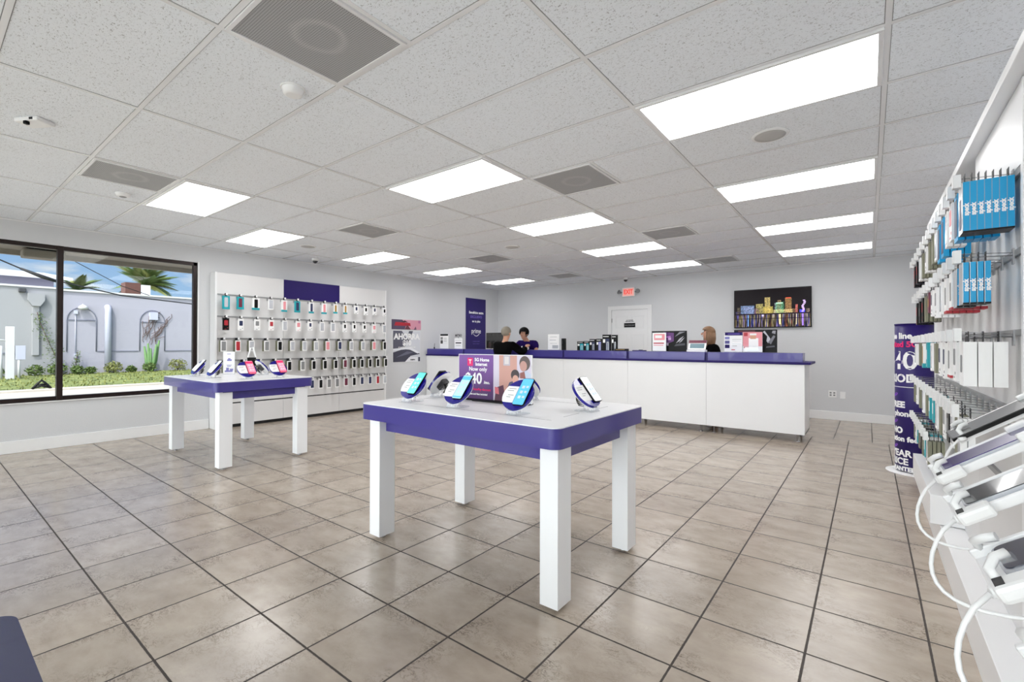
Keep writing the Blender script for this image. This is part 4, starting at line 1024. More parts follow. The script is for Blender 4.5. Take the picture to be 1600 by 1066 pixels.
def monitor(x, y, z, w_, h, rz, label, name='computer_monitor'):
    t = thing(name, label, 'monitor', (x, y, z), rz)
    MB().box((-w_/2, -.01, .14), (w_/2, .025, .14+h)).build('housing', M_BLACK, t, bevel=.006)
    MB().box((-w_/2+.012, -.0115, .155), (w_/2-.012, -.01, .125+h)).build('screen', M_GLASSB, t)
    MB().prism(rrect(-.11, -.08, .11, .1, .02), 0, .012).box((-.02, .02, .012), (.02, .04, .2)).build('stand', M_BLACK, t, bevel=.003)
    return t
g_ = monitor(-6.24, 7.58, 1.062, .52, .33, R(4), 'black monitor behind the counter left of grey-haired customer')
r_ = random.Random(11); g = MB()
for k in range(14):
    a = r_.uniform(-.2, .2); b = r_.uniform(.1, .28)+.08; g.tube([(a, .032, b), (a+r_.uniform(-.05, .05), .035, b+r_.uniform(-.05, .05)), (a+r_.uniform(-.08, .08), .034, b-.06)], .004, 5)
g.build('cable_bundle', M_DKGREY, g_)
holder(-4.65, 7.33, .25, .30, 'tall white leaflet sheet on counter left of black device', 0, [(-.3, .8, .3, .82, M_SILV), (-.35, .6, .2, .63, M_SILV), (-.3, .4, .3, .42, M_SILV), (-.1, .1, .4, .3, M_SILV)])
t_ = thing('card_reader', 'narrow black upright device beside the tall white leaflet', 'card reader', (-4.43, 7.33, RZ))
MB().box((-.035, -.03, 0), (.035, .03, .215)).build('body', M_BLACK, t_, bevel=.006); MB().box((-.026, -.032, .12), (.026, -.03, .19)).build('screen', M_GLASSB, t_)
pk = [(-4.07, .16, .16, M_TEAL, 'small teal fronted boxed phone, leftmost of five on counter'), (-3.955, .13, .165, M_TEAL, 'teal boxed phone second from left on counter'), (-3.835, .13, .20, M_NAVY, 'black boxed phone, middle of five on counter'),
      (-3.715, .12, .205, M_LILAC, 'pale blue boxed phone second from right of five on counter'), (-3.57, .17, .275, M_NAVY, 'tallest dark boxed phone with blue stripes on counter'), (-3.43, .11, .27, M_BLACK, 'dark boxed phone, rightmost of the five on counter')]
for k, (x, w_, h, m_, lb) in enumerate(pk):
    lb = lb.replace('of five', 'of the row')
    t = thing('boxed_phone', lb, 'box', (x, 7.33+.012*(k % 2), RZ), R(0), 'boxed phones on the counter')
    wv = w_*.82
    MB().box((-wv/2, -.03, 0), (wv/2, .03, h)).build('box', M_BLACK, t, bevel=.002)
    g = MB(); g.box((-wv*.05, -.0315, .004), (wv*.44, -.03, h*.74)); g.build('printed_front', m_, t)
    MB().box((-wv*.42, -.0315, h*.5), (-wv*.12, -.03, h*.72)).box((-wv*.4, -.0315, h*.86), (wv*.35, -.03, h*.9)).build('printed_label', M_PAPER, t)
    g = MB(); g.box((wv*.08, -.0325, .01), (wv*.16, -.0315, h*.55)); g.box((wv*.28, -.0325, .01), (wv*.36, -.0315, h*.55)); g.box((wv*.08, -.0325, h*.5), (wv*.36, -.0315, h*.56)); g.build('stripe', M_SILV, t)
t_ = thing('phone_dock', 'flat black tray on the counter beside the boxed phones', 'tray', (-3.30, 7.33, RZ))
MB().prism(rrect(-.11, -.06, .11, .06, .02), 0, .035).build('tray', M_BLACK, t_, bevel=.004); MB().box((-.08, -.061, .018), (.08, -.0595, .026)).build('label_strip', M_GOLD, t_)
t_ = thing('clipboard', 'flat dark blue pad lying on the counter below the door', 'pad', (-3.0, 7.36, RZ))
MB().prism(rrect(-.10, -.07, .10, .07, .015), 0, .014).build('pad', M_INDIGO, t_); MB().box((-.03, .045, .014), (.03, .068, .022)).build('clip', M_DKGREY, t_)
# back-to-back monitors with posters
def backdrop(x, y, w_, h, label, shapes):
    t = thing('poster_board', label, 'poster', (x, y, RZ))
    MB().box((-w_/2, -.004, 0), (w_/2, .006, h)).box((-w_/2+.02, .006, 0), (w_/2-.02, .08, .01)).build('board', M_BLACK, t, bevel=.002)
    g = MB(); ms = []
    for k, (poly, rgb) in enumerate(shapes):
        mm = mat('print_%d_%d_%d' % rgb, rgb, .45)
        if mm not in ms: ms.append(mm)
        g.add([(a*w_, -.0045-.0003*k, b*h) for a, b in poly], [tuple(range(len(poly)))], ms.index(mm))
    g.build('printed_picture', ms, t)
    return t
backdrop(-2.525, 7.40, .56, .325, 'black and purple printed board on counter left of seated employee',
 [([(-.14, .3), (.14, .5), (.14, .9), (-.14, .95)], (96, 50, 116)), ([(-.1, .66), (.05, .7), (.05, .76), (-.1, .72)], (190, 120, 204)), ([(-.02, .55), (.06, .55), (.06, .68), (-.02, .68)], (206, 170, 214)),
  ([(-.06, .28), (-.01, .28), (-.01, .42), (-.06, .42)], (196, 184, 204)), ([(.16, .7), (.3, .95), (.46, .95), (.3, .84)], (130, 130, 138)), ([(.2, .4), (.3, .62), (.42, .75), (.3, .5)], (186, 186, 192)),
  ([(.28, .4), (.36, .58), (.44, .68), (.36, .48)], (176, 176, 182)), ([(.15, .25), (.45, .3), (.45, .4), (.2, .36)], (70, 70, 76))])
holder(-2.66, 7.34, .22, .30, 'white flyer with red lettering leaning before a purple black board', 0,
 [(-.38, .6, .4, .92, M_PINK), (-.3, .7, .2, .85, M_PAPER), (-.42, .4, .35, .46, M_RED), (-.42, .3, .3, .34, M_PINK)])
backdrop(-1.30, 7.46, .56, .325, 'large black picture board at the right end of the counter',
 [([(.22, .95), (.35, .6), (.3, .4), (.26, .5), (.28, .7), (.18, .9)], (196, 196, 204)), ([(.3, .45), (.42, .75), (.46, .7), (.36, .35)], (120, 120, 128)), ([(.25, .2), (.45, .24), (.44, .3), (.26, .26)], (90, 90, 98)),
  ([(-.4, .86), (.0, .86), (.0, .97), (-.4, .97)], (86, 24, 40)), ([(.38, .85), (.46, .8), (.47, .95), (.4, .95)], (150, 150, 158))])
t_ = holder(-1.57, 7.36, .245, .29, 'white offer calendar sheet with purple header on the counter', 0,
 [(-.46, .84, .5, 1.0, M_PURPD), (-.3, .9, .35, .93, M_LAV), (-.46, .64, -.2, .78, M_LILAC), (-.46, .42, -.2, .58, M_PURPLE), (-.46, .2, -.2, .38, M_PURPD), (-.05, .62, .45, .64, M_GREY), (-.05, .55, .45, .56, M_SILV),
  (-.05, .4, .45, .42, M_SILV), (-.05, .3, .2, .32, M_GREY), (-.1, .1, .1, .14, M_RED)])
holder(-1.315, 7.36, .25, .29, 'pink and white flyer showing a person beside the offer calendar', 0,
 [(-.5, .3, .5, 1.0, M_PINK), (-.45, .8, -.25, .97, M_RED), (.2, .4, .5, .97, M_PINK), (-.2, .3, .3, .7, M_PAPER), (-.12, .66, .18, .88, M_SKIN), (-.14, .84, .2, .93, M_PAPER), (-.45, .2, -.2, .28, M_RED), (-.4, .05, .3, .25, M_SILV)])
t_ = thing('payment_terminal', 'tilted payment terminal with purple header before the seated employee', 'terminal', (-2.08, 7.33, RZ))
Mx = Matrix.Translation((0, 0, .035)) @ Matrix.Rotation(R(62), 4, 'X')
MB().prism(rrect(-.13, 0, .13, .16, .01), -.012, 0, 0, Mx).build('bezel', M_PLAST, t_)
MB().box((-.105, .02, 0), (.105, .10, .001), 0, Mx).build('screen', mat('terminal_screen', (96, 126, 136), .2, emit=.15), t_)
MB().box((-.13, .108, 0), (.13, .158, .0012), 0, Mx).build('header_strip', M_MAROON, t_)
MB().prism(rrect(-.14, -.05, .14, .07, .02), 0, .03).build('base', M_PLAST, t_, bevel=.004)

# ------------------------------------------------------------------ bench at the lower left
t_ = thing('waiting_bench', 'dark blue upholstered bench corner at the lower left edge', 'bench', (-1.42, -.285, 0))
m_ = MB().prism(rrect(-.75, -.5, .75, .5, .07, 8), .16, .44, smooth=True).build('seat_cushion', mat('navy_vinyl', (32, 36, 78), .25, coat=.5), t_, bevel=.05, seg=5)
for sx in (-1, 1):
    for sy in (-1, 1): MB().box((-.03, -.03, 0), (.03, .03, .165)).build('leg', M_BLACK, t_, (sx*.62, sy*.38, 0))

# ------------------------------------------------------------------ people
def skin_obj(name, chains, m_, parent, sub=2, ext=0.0):
    """chains: dict point -> (co, radius), list of edges; grown with a Skin modifier"""
    pts, eds = chains
    keys = list(pts); idx = {k: i for i, k in enumerate(keys)}
    me = bpy.data.meshes.new(name); me.from_pydata([pts[k][0] for k in keys], [(idx[a], idx[b]) for a, b in eds], []); me.materials.append(m_)
    o = bpy.data.objects.new(name, me); C.objects.link(o); o.parent = parent
    sk = o.modifiers.new('skin', 'SKIN'); sk.use_smooth_shade = True; sk.branch_smoothing = .4
    if not me.skin_vertices: me.attributes  # layer is created with the modifier
    lay = me.skin_vertices[0].data
    for k in keys:
        r_ = pts[k][1]; r_ = r_ if isinstance(r_, tuple) else (r_, r_)
        lay[idx[k]].radius = (r_[0]+ext, r_[1]+ext); lay[idx[k]].use_root = (k == keys[0])
    sb = o.modifiers.new('sub', 'SUBSURF'); sb.levels = sub; sb.render_levels = sub
    return o
def person(loc, rz, label, P_, shirt_m, hair_m, long_hair=False, short_sleeve=True, group=None, trousers=M_JEANS, bob=False):
    """P_: joint positions facing -Y"""
    t = thing('person', label, 'person', loc, rz)
    A = P_
    pts = {'pelvis': (A['pelvis'], (.125, .09)), 'waist': (A['waist'], (.105, .08)), 'chest': (A['chest'], (.105, .08)), 'base': (A['base'], .062), 'neck': (A['neck'], .052),
           'jaw': (A['jaw'], (.058, .07)), 'cran': (A['cran'], (.078, .09)), 'top': (A['top'], (.055, .06))}
    eds = [('pelvis', 'waist'), ('waist', 'chest'), ('chest', 'base'), ('base', 'neck'), ('neck', 'jaw'), ('jaw', 'cran'), ('cran', 'top')]
    for s in 'LR':
        sh, el, wr = Vector(A['sh'+s]), Vector(A['el'+s]), Vector(A['wr'+s])
        pts['sh'+s] = (sh, .042); pts['el'+s] = (el, .042); pts['wr'+s] = (wr, .027)
        eds += [('chest', 'sh'+s), ('sh'+s, 'el'+s), ('el'+s, 'wr'+s)]
        d = (wr-el).normalized(); side = Vector((0, 0, 1)).cross(d)
        if side.length < .1: side = Vector((1, 0, 0))
        side.normalize(); up = d.cross(side)
        palm = wr+d*.06; pts['pm'+s] = (palm, (.036, .016)); eds.append(('wr'+s, 'pm'+s))
        for q, (off, ln) in enumerate(((-.027, .068), (-.009, .08), (.009, .076), (.027, .06))):
            a = palm+side*off+d*.025; b = a+d*ln*.55-up*.008; c = b+d*ln*.45-up*.02
            for nm, co, rr in (('a', a, .010), ('b', b, .009), ('c', c, .008)): pts['f%d%s%s' % (q, nm, s)] = (co, rr)
            eds += [('pm'+s, 'f%da%s' % (q, s)), ('f%da%s' % (q, s), 'f%db%s' % (q, s)), ('f%db%s' % (q, s), 'f%dc%s' % (q, s))]
        sg = -1 if s == 'L' else 1
        a = wr+d*.03+side*(.03*sg); b = a+side*(.022*sg)+d*.03; c = b+d*.028-up*.006
        for nm, co, rr in (('a', a, .012), ('b', b, .010), ('c', c, .009)): pts['t'+nm+s] = (co, rr)
        eds += [('wr'+s, 'ta'+s), ('ta'+s, 'tb'+s), ('tb'+s, 'tc'+s)]
        pts['hip'+s] = (A['hip'+s], .085); pts['kn'+s] = (A['kn'+s], .055); pts['an'+s] = (A['an'+s], .038)
        toe = Vector(A['an'+s])+Vector((0, -.13, -.035)); pts['to'+s] = (toe, .035)
        eds += [('pelvis', 'hip'+s), ('hip'+s, 'kn'+s), ('kn'+s, 'an'+s), ('an'+s, 'to'+s)]
    skin_obj('body', (pts, eds), M_SKIN, t, 2)
    # shirt
    keep = ['chest', 'waist', 'pelvis', 'base']+['sh'+s for s in 'LR']
    sp = {k: pts[k] for k in keep}; sp['chest'] = (A['chest'], (.15, .10)); sp['waist'] = (A['waist'], (.13, .10)); sp['pelvis'] = (A['pelvis'], (.135, .105)); sp['shL'] = (A['shL'], .064); sp['shR'] = (A['shR'], .064); sp['base'] = (tuple((Vector(A['base'])*.9+Vector(A['chest'])*.1)), .06)
    se = [('chest', 'waist'), ('waist', 'pelvis'), ('chest', 'base'), ('chest', 'shL'), ('chest', 'shR')]
    for s in 'LR':
        sh, el = Vector(A['sh'+s]), Vector(A['el'+s])
        if short_sleeve: sp['cu'+s] = (sh.lerp(el, .72), .056)
        else: sp['cu'+s] = (el, .05); sp['cw'+s] = (el.lerp(Vector(A['wr'+s]), .9), .036); se.append(('cu'+s, 'cw'+s))
        se.append(('sh'+s, 'cu'+s))
    skin_obj('shirt', (sp, se), shirt_m, t, 2, .026)
    tp = {'pelvis': pts['pelvis']}; te = []
    for s in 'LR':
        for k in ('hip', 'kn', 'an'): tp[k+s] = pts[k+s]
        te += [('pelvis', 'hip'+s), ('hip'+s, 'kn'+s), ('kn'+s, 'an'+s)]
    skin_obj('trousers', (tp, te), trousers, t, 2, .012)
    for s in 'LR':
        a = Vector(A['an'+s]); MB().sphere((a.x, a.y-.06, .04), (.05, .135, .045), 14, cut=lambda c: c.z < -1).build('shoe', M_BLACK, t)
    # head frame
    cr_, jw = Vector(A['cran']), Vector(A['jaw']); upv = (cr_-jw).normalized(); fwd = Vector(A.get('face', (0, -1, 0))).normalized(); fwd = (fwd-upv*fwd.dot(upv)).normalized(); rt = upv.cross(fwd)*-1
    Hm = Matrix(((rt.x, -fwd.x, upv.x, cr_.x), (rt.y, -fwd.y, upv.y, cr_.y), (rt.z, -fwd.z, upv.z, cr_.z), (0, 0, 0, 1)))
    def hc(c): return (c.y < -.045 and c.z < .05) or c.z < -.055 or (c.y < -.01 and c.z < .0)
    if bob: hc = lambda c: (c.y < -.045 and c.z < .04) or (c.y < -.005 and c.z < -.02) or c.z < -.06
    hb = MB().sphere((0, .006, .028), ((.102, .115, .108) if bob else (.090, .108, .098)), 22, 0, Hm, cut=hc)
    if long_hair:
        for q in range(15):
            a = R(-20+220*q/14); x, y = .078*math.cos(a), .082*math.sin(a)+.01
            hb.tube([Hm @ Vector((x, y, .02)), Hm @ Vector((x*1.12, y*1.1+.005, -.07)), Hm @ Vector((x*1.05, y*1.05+.012, -.15)), Hm @ Vector((x*.8, y*.9+.02, -.215))], [.026, .028, .024, .010], 8)
    hb.build('hair', hair_m, t)
    f = MB(); f.sphere((0, -.094, -.018), (.011, .017, .02), 10, 0, Hm); f.sphere((-.082, .005, -.02), (.010, .02, .028), 10, 0, Hm); f.sphere((.082, .005, -.02), (.010, .02, .028), 10, 0, Hm)
    f.build('nose_and_ears', M_SKIN, t)
    f = MB(); f.sphere((-.03, -.083, .004), (.011, .006, .006), 10, 0, Hm); f.sphere((.03, -.083, .004), (.011, .006, .006), 10, 0, Hm); f.build('eyes', M_HAIRD, t)
    MB().sphere((0, -.083, -.058), (.022, .006, .006), 10, 0, Hm).build('mouth', mat('lips', (176, 96, 90), .5), t)
    return t
BASE = {'pelvis': (0, 0, .93), 'waist': (0, 0, 1.08), 'chest': (0, -.01, 1.28), 'base': (0, 0, 1.42), 'neck': (0, -.01, 1.475), 'jaw': (0, -.03, 1.525), 'cran': (0, -.015, 1.60), 'top': (0, -.01, 1.665),
        'shL': (-.175, 0, 1.365), 'shR': (.175, 0, 1.365), 'elL': (-.21, .02, 1.10), 'elR': (.21, .02, 1.10), 'wrL': (-.2, -.12, .9), 'wrR': (.2, -.12, .9),
        'hipL': (-.09, 0, .88), 'hipR': (.09, 0, .88), 'knL': (-.1, -.02, .49), 'knR': (.1, -.02, .49), 'anL': (-.1, .01, .085), 'anR': (.1, .01, .085)}
def pose(**k): d_ = dict(BASE); d_.update(k); return d_
# customer: faces the counter (+Y), leaning on it; seen from behind
person((-5.42, 6.74, 0), PI, 'person with short grey hair in black shirt standing at the counter',
       pose(pelvis=(0, .05, .90), waist=(0, .02, 1.03), chest=(0, -.07, 1.20), base=(0, -.11, 1.33), neck=(0, -.125, 1.385), jaw=(0, -.155, 1.43), cran=(0, -.145, 1.505), top=(0, -.135, 1.565),
            shL=(-.19, -.09, 1.285), shR=(.19, -.09, 1.285), elL=(-.27, -.28, 1.13), elR=(.24, -.22, 1.10), wrL=(-.21, -.48, 1.235), wrR=(.12, -.40, 1.235), hipL=(-.09, .05, .85), hipR=(.09, .05, .85)),
       M_SHIRTB, M_HAIRG, False, False)
# employee leaning over the counter, looking down
p2 = person((-5.66, 8.02, 0), 0, 'person with black hair in purple t-shirt leaning over the counter',
       pose(pelvis=(0, .08, .93), waist=(0, .03, 1.06), chest=(0, -.10, 1.22), base=(0, -.16, 1.36), neck=(0, -.19, 1.405), jaw=(0, -.25, 1.435), cran=(0, -.245, 1.515), top=(0, -.215, 1.575), face=(0, -1, -.5),
            shL=(-.2, -.12, 1.32), shR=(.2, -.12, 1.32), elL=(-.27, -.2, 1.10), elR=(.29, -.2, 1.12), wrL=(-.12, -.36, 1.10), wrR=(.16, -.36, 1.10), hipL=(-.09, .08, .88), hipR=(.09, .08, .88)),
       M_SHIRTP, M_HAIRD, False, True, bob=True)
lettering([('Metro', .10, .02, 0, M_PAPER, .003, 1)], p2, (0, -.262, 1.215), (R(72), 0, 0), 'shirt_print')
# seated-height employee facing left
person((-2.02, 8.10, 0), R(-62), 'person with light brown hair in black shirt behind payment terminal',
       pose(pelvis=(0, .05, .88), waist=(0, .02, 1.0), chest=(0, -.04, 1.17), base=(0, -.06, 1.30), neck=(0, -.07, 1.355), jaw=(0, -.105, 1.40), cran=(0, -.095, 1.475), top=(0, -.085, 1.54),
            shL=(-.17, -.04, 1.255), shR=(.17, -.04, 1.255), elL=(-.2, -.10, 1.02), elR=(.2, -.10, 1.02), wrL=(-.12, -.30, 1.10), wrR=(.12, -.30, 1.10), hipL=(-.09, .05, .84), hipR=(.09, .05, .84)),
       M_SHIRTB, M_HAIRB, True, False)

# ------------------------------------------------------------------ outside the window
GZ = -.15
M_CONC = mat('pale_concrete', (172, 164, 154), .8, noise=.06, nscale=2); M_KERB = mat('kerb_stone', (176, 168, 158), .85, noise=.12, nscale=3)
def grass_mat():
    m, t, b = nodes_of('lawn'); tc = t.nodes.new('ShaderNodeTexCoord'); n = t.nodes.new('ShaderNodeTexNoise'); n.inputs['Scale'].default_value = 3; n.inputs['Detail'].default_value = 8
    t.links.new(tc.outputs['Object'], n.inputs[0]); r = t.nodes.new('ShaderNodeValToRGB'); r.color_ramp.elements[0].position = .35; r.color_ramp.elements[1].position = .65
    r.color_ramp.elements[0].color = lin((74, 90, 36)); r.color_ramp.elements[1].color = lin((128, 134, 72)); t.links.new(n.outputs[0], r.inputs[0]); t.links.new(r.outputs[0], b.inputs['Base Color']); b.inputs['Roughness'].default_value = .9
    return m
M_GRASS = grass_mat()
M_STUC = mat('grey_stucco', (158, 156, 168), .85, noise=.05, nscale=.7, bump=.2, bscale=30); M_STUC2 = mat('blue_grey_stucco', (150, 150, 154), .85, noise=.05, nscale=.7)
M_STUCD = mat('stucco_trim', (112, 114, 130), .8); M_PIPE = mat('painted_pipe', (176, 178, 196), .6); M_LEAF = mat('leaf_green', (84, 104, 46), .6, noise=.25, nscale=9); M_LEAFY = mat('yellow_green_leaf', (116, 120, 62), .6, noise=.2, nscale=6)
M_TRUNK = mat('palm_trunk', (120, 100, 78), .9); M_WIRE = mat('black_cable', (26, 26, 30), .7); M_SOFF = mat('beige_soffit', (168, 160, 146), .8)
M_ROOFW = mat('white_roof', (196, 196, 198), .7); M_LILW = mat('lilac_wall', (150, 144, 160), .8); M_BRICK = mat('brown_brick', (84, 54, 46), .9, noise=.2, nscale=10); M_VINE = mat('dry_vine', (94, 74, 68), .9)
st(MB().box((-19.6, -14, GZ-.1), (LW-.19, 40, GZ)).build('trim_4', M_CONC))
st(MB().box((-19.95, -14, GZ-.1), (-19.6, 40, GZ+.06)).build('trim_5', M_KERB, bevel=.02))
t = MB().box((-28.999, -14, GZ-.1), (-19.95, 40, GZ+.03)).build('lawn', M_GRASS); tag(t, 'strip of green lawn between the kerb and the grey building', 'grass', None, 'stuff')
g = MB(); rg = random.Random(9)
for k in range(2600):
    x, y = rg.uniform(-28.9, -20.0), rg.uniform(-1, 12); h = rg.uniform(.03, .09); a = rg.uniform(0, PI); dx, dy = .03*math.cos(a), .03*math.sin(a)
    g.add([(x-dx, y-dy, GZ+.03), (x+dx, y+dy, GZ+.03), (x+rg.uniform(-.03, .03), y+rg.uniform(-.03, .03), GZ+.03+h)], [(0, 1, 2)])
t = g.build('grass_tuft', M_LEAFY); tag(t, 'short grass blades growing across the lawn outside', 'grass', None, 'stuff')
st(MB().box((-9.25, -5, 2.57), (LW-.18, 6, 2.75)).box((-9.30, -5, 2.50), (-9.25, 6, 2.8)).build('trim_6', M_SOFF))

t_ = thing('soffit_light', 'pale box light fixture under the soffit outside the window', 'light fixture', (-8.95, 1.12, 2.569))
MB().box((-.12, -.2, -.13), (.12, .22, -.02)).build('housing', M_SOFF, t_, bevel=.02)
MB().box((-.08, -.16, -.022), (.08, .2, 0)).build('mount', M_BLACK, t_)
b = thing('building', 'long low grey stucco building with arched niches across the lawn', 'building', (-29.0, 5, GZ))
WT = 3.74-GZ
MB().box((-6, -.8, .03), (0, 26, WT-.08)).build('wall', M_STUC, b)
MB().box((-6, -16, .03), (.06, -.8, WT-.03)).build('wall_section', M_STUC2, b)
MB().box((-6, -16, WT-.03), (.12, -.78, WT+.05)).box((-6, -.78, WT-.08), (.08, 26, WT)).build('parapet', M_ROOFW, b)
MB().box((0, -16, .98), (.10, -1.9, 1.03)).build('ledge', M_STUCD, b)
for c0, c1 in ((4.43-5, 5.45-5), (7.10-5, 8.14-5)):
    m_ = MB(); cm = (c0+c1)/2; rad = (c1-c0)/2; sp = 2.36-GZ; pts = [(c0, 1.05)]+[(c0, sp)]+[(cm-rad*math.cos(PI*q/14), sp+rad*1.15*math.sin(PI*q/14)) for q in range(1, 14)]+[(c1, sp), (c1, 1.05)]
    m_.tube([(.02, y, z) for y, z in pts], .022, 6); m_.box((0, c0, sp-.03), (.03, c1, sp+.02)); m_.build('arch', M_STUCD, b)
MB().box((0, 5.50-5, 1.03), (.03, 7.05-5, 1.07)).box((0, 8.14-5, 1.03), (.03, 12-5, 1.07)).build('ledge', M_STUCD, b)
g = MB(); y = 3.42-5; g.box((.02, y-.11, .9), (.16, y+.11, 3.1)); g.prism([(-.12, 3.05), (.12, 3.05), (.26, 3.3), (.26, 3.6), (-.26, 3.6), (-.26, 3.3)], 0, .28, 0, Matrix.Translation((.02, y, 0)) @ Matrix(((0,0,1,0),(1,0,0,0),(0,1,0,0),(0,0,0,1))))
g.build('downspout', M_STUC2, b, bevel=.01)
y = 5.86-5; MB().tube([(.12, y, .1), (.12, y, 2.95), (.11, y, 3.10), (.02, y, 3.17), (-.05, y, 3.17)], .13, 14).build('drain_pipe', M_PIPE, b)
y = 4.95-5; MB().tube([(.0, y, 3.2), (.12, y, 3.24), (.2, y, 3.15)], .02, 8).lathe([(.05, .06), (.16, -.02), (.19, -.1), (.1, -.16)], 16, 0, Matrix.Translation((.2, y, 3.15))).build('lamp', M_ROOFW, b)
y = 4.72-5; MB().tube([(.03, y, .8), (.03, y, 2.85)], .018, 6).box((0, y-.07, 2.78), (.1, y+.07, 2.95)).box((0, y-.05, .75), (.1, y+.05, .95)).build('conduit', M_PIPE, b)
y = 7.64-5; MB().box((0, y-.17, 2.62), (.2, y+.17, 3.0)).build('junction_box', M_PIPE, b, bevel=.01)
y = 2.99-5; MB().box((0, y-.1, 3.62), (.25, y+.12, 3.80)).build('flood_light', M_DKGREY, b, bevel=.02)
b = thing('building', 'lilac walled house with white roof rising behind the grey building', 'building', (-38.5, -1, GZ))
MB().box((-8, -12, 0), (0, 6.3, 5.35)).build('wall', M_LILW, b)
MB().add([(.9, -13, 5.15), (.9, 7.0, 5.15), (.9, 7.0, 5.3), (.9, -13, 5.3), (-4, -13, 6.0), (-4, 6.4, 6.0), (-4, 6.4, 5.85), (-4, -13, 5.85)], [(0, 1, 2, 3), (3, 2, 5, 4), (4, 5, 6, 7), (7, 6, 1, 0), (1, 6, 5, 2), (0, 3, 4, 7)]).build('roof', M_ROOFW, b)
t = thing('chimney', 'square brown brick chimney beside white box on the far roof', 'chimney', (-31, 7.2, 3.745))
MB().box((-.4, -.32, 0), (.4, .32, .72)).build('stack', M_BRICK, t); MB().box((-.3, .34, 0), (.4, .75, .64)).build('white_box', M_ROOFW, t)

def leafball(mb, c, r, n, sz, rg, mi=0):
    for k in range(n):
        d_ = Vector((rg.gauss(0, 1), rg.gauss(0, 1), rg.gauss(0, 1))).normalized()*r*rg.uniform(.45, 1); p = Vector(c)+Vector((d_.x, d_.y, d_.z*.8))
        a = Vector((rg.uniform(-1, 1), rg.uniform(-1, 1), rg.uniform(-.4, 1))).normalized()*sz; b_ = a.cross(Vector((rg.uniform(-1, 1), rg.uniform(-1, 1), rg.uniform(-1, 1)))).normalized()*sz*.35
        mb.add([p-a, p+b_, p+a, p-b_], [(0, 1, 2, 3)], mi)
def palm(loc, h, R_, label, nf=22, seed=1):
    rg = random.Random(seed); t = thing('palm_tree', label, 'palm tree', loc, 0, 'palm trees')
    MB().tube([(0, 0, 0), (.1, .1, h*.5), (0, 0, h)], [.2, .15, .13], 10).build('trunk', M_TRUNK, t)
    for k in range(nf):
        a = 2*PI*k/nf*2.4+rg.uniform(-.2, .2); el = rg.uniform(-.1, 1.45); L_ = R_*rg.uniform(.8, 1.1)
        spine = []
        for q in range(11):
            s = q/10; rr = L_*s*math.cos(el*(1-s*.6)); zz = L_*(math.sin(el)*s-.42*s*s*(1.15-el*.35))
            spine.append(Vector((rr*math.cos(a), rr*math.sin(a), h+zz)))
        fr = MB(); fr.tube(spine, [.03-.0025*q for q in range(11)], 5)
        for q in range(1, 11):
            for s_ in (0, .25, .5, .75):
                p = spine[q-1].lerp(spine[q], s_); d_ = (spine[q]-spine[q-1]).normalized(); sd = d_.cross(Vector((0, 0, 1))).normalized(); ll = L_*.3*math.sin(PI*min(1, (q+s_)/11*.9+.12))
                for sg in (-1, 1):
                    tip = p+sd*sg*ll*.8+d_*ll*.55-Vector((0, 0, ll*.35)); w_ = d_*.04
                    fr.add([p-w_, p+w_, tip], [(0, 1, 2)])
        fr.build('frond', M_LEAFY if k % 3 == 0 else M_LEAF, t)
    return t
palm((-38, 9.6, GZ), 5.3, 1.85, 'large palm tree behind the grey building, right of the chimney', 38, 2)
palm((-42, 6.9, GZ), 5.0, 1.4, 'low palm crown peeking over the grey building left of chimney', 14, 5)

def bush(loc, r, label, n=220, m_=M_LEAF, seed=1):
    rg = random.Random(seed); t = thing('shrub', label, 'shrub', loc, 0, 'shrubs along the grey building')
    g = MB(); leafball(g, (0, 0, r*.75), r, n, .075, rg); g.build('leaves', m_, t)
    s = MB()
    for k in range(5): a = k*1.3; s.tube([(0, 0, 0), (r*.4*math.cos(a), r*.4*math.sin(a), r)], .012, 5)
    s.build('stems', M_VINE, t)
    return t
for k, (y, r, lb, m_) in enumerate(((3.35, .32, 'dark shrub left of the window post', M_LEAF), (4.05, .36, 'shrub directly behind the window post', M_LEAF), (4.72, .26, 'low shrub under the first arched niche', M_LEAF),
      (5.15, .22, 'small shrub right of the first arched niche', M_LEAF), (5.98, .36, 'dry brown green shrub below the drain pipe', M_LEAFY), (6.65, .22, 'small shrub between pipe and second niche', M_LEAF),
      (7.35, .3, 'dark shrub at foot of the cactus', M_LEAF), (8.55, .42, 'yellow green shrub nearest the right window edge', M_LEAFY), (2.2, .3, 'dark shrub beside the white utility post', M_LEAF))):
    bush((-28.4, y, GZ+.03), r, lb, 260, m_, k+3)
t = thing('cactus', 'tall branching green cactus before the second arched niche', 'cactus', (-28.6, 7.45, GZ+.03))
g = MB()
for a, b_, h in ((0, 0, 1.15), (.16, .2, 1.35), (-.14, -.22, 1.25), (.05, .34, 1.55), (-.02, -.1, 1.4)): g.tube([(0, b_*.2, 0), (a*.5, b_*.6, h*.35), (a, b_, h)], [.07, .08, .04], 8)
g.build('stems', mat('cactus_green', (88, 122, 72), .7), t)
def vine(name, y0, pts, label, seed, w_=.1, n=200):
    rg = random.Random(seed); t = thing('climbing_vine', label, 'vine', (-28.80, y0, GZ+.03))
    g = MB(); g.tube([(0, a, z) for a, z in pts], .015, 5); g.build('stem', M_VINE, t)
    g = MB()
    for k in range(n):
        s = rg.random()**1.4*(len(pts)-1.001); i = int(s); a = pts[i][0]+(pts[i+1][0]-pts[i][0])*(s-i); z = pts[i][1]+(pts[i+1][1]-pts[i][1])*(s-i)
        leafball(g, (.06, a+rg.gauss(0, w_*(1.3-s/len(pts))), z+rg.gauss(0, .05)), .04, 1, .05, rg)
    g.build('leaves', M_LEAF, t)
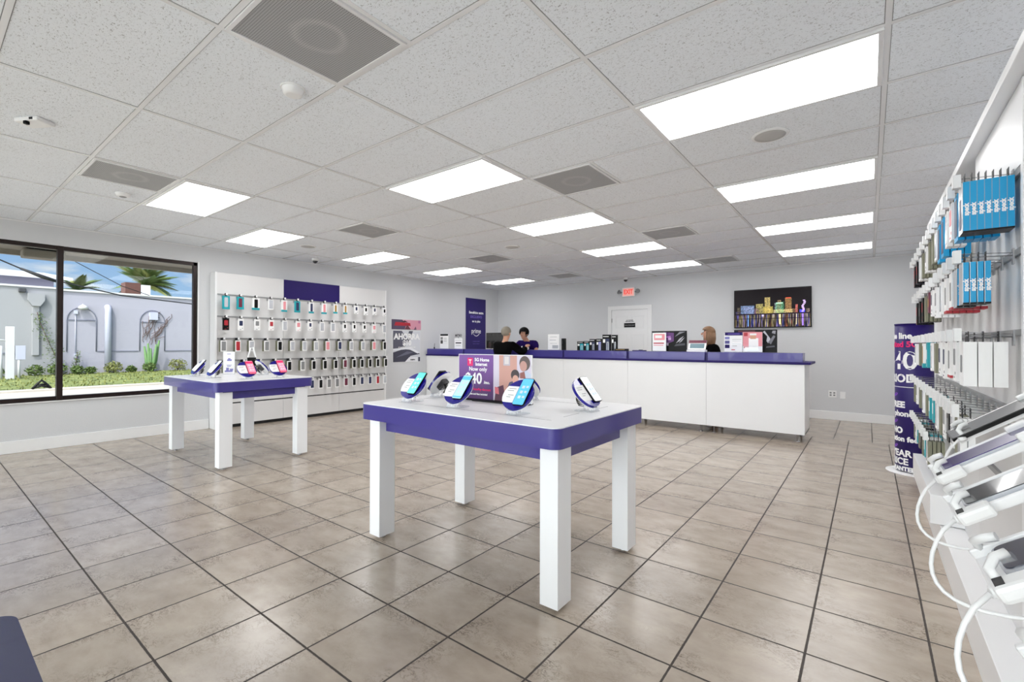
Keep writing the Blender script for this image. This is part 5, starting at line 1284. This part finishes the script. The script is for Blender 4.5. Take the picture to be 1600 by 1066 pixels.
vine('v', 3.95, [(.2, 0), (.1, .8), (-.15, 1.5), (-.4, 2.3), (-.5, 2.75)], 'green vine climbing beside the downspout, left of window post', 2, .16, 420)
vine('v', 4.75, [(0, 0), (-.03, .5), (.02, 1.0)], 'short green vine below the first niche conduit', 4, .08, 160)
t = thing('climbing_vine', 'bare brown vine branching over the second arched niche', 'vine', (-28.95, 7.6, 1.3)); rg = random.Random(8); g = MB()
for k in range(16):
    a, z = rg.uniform(-.4, .2), rg.uniform(-.1, .5); p = [(0, a, z)]
    for q in range(6): a += rg.uniform(-.05, .22 if k > 7 else .12); z += rg.uniform(.0, .3); p.append((0, min(a, 1.1), min(z, 1.75)))
    g.tube(p, .011, 4)
g.build('stems', M_VINE, t)
t = thing('utility_post', 'white concrete utility post with meter box on the lawn', 'post', (-26.6, 2.45, GZ+.03))
MB().box((-.09, -.12, 0), (.09, .12, 2.05)).build('post', M_ROOFW, t, bevel=.01); MB().tube([(.05, -.25, 0), (.05, -.25, 1.3)], .05, 8).tube([(.05, .24, 0), (.05, .24, .9)], .04, 8).build('conduit', M_ROOFW, t)
MB().box((-.08, .14, .75), (.1, .42, 1.3)).build('meter_box', M_PIPE, t, bevel=.01); MB().sphere((.0, -.4, 1.55), (.1, .14, .1), 10).tube([(0, -.4, 1.55), (0, -.1, 1.5)], .03, 6).build('floodlight', M_ROOFW, t)
t = thing('garden_ornament', 'small black wire ornament on the kerb outside the window', 'ornament', (-19.78, 2.48, GZ+.06))
g = MB(); g.tube([(0, -.2, 0), (0, -.11, .13), (0, 0, .26), (0, .11, .13), (0, .2, 0)], .035, 8); g.tube([(0, -.19, .03), (0, 0, .09), (0, .19, .03)], .03, 8); g.tube([(0, -.1, .13), (0, .1, .13)], .03, 8); g.build('wire_frame', M_BLACK, t)
for pts, lb in (([(-24, 0.4, 4.95), (-24, 1.954, 4.19), (-24, 2.576, 3.89), (-24, 3.32, 3.63), (-24, 5.28, 3.22), (-24, 7.75, 3.05), (-24, 11, 3.0)], 'thick black power cable sagging across the sky outside'),
                ([(-24, 2.9, 5.0), (-24, 3.66, 4.53), (-24, 5.28, 3.61), (-24, 6.2, 3.3)], 'thin grey overhead wire running down toward the palm')):
    v = [Vector(p) for p in pts]; t = MB().tube(v, .025 if 'thick' in lb else .014, 6).build('overhead_cable', M_WIRE); tag(t, lb, 'cable')
t = thing('cable_splice', 'black splice sleeve hanging on the power cable near window edge', 'cable', (-24, 3.0, 3.72))
MB().tube([(0, -.55, .23), (0, 0, 0), (0, .42, -.14)], [.04, .07, .05], 8).build('sleeve', M_WIRE, t)
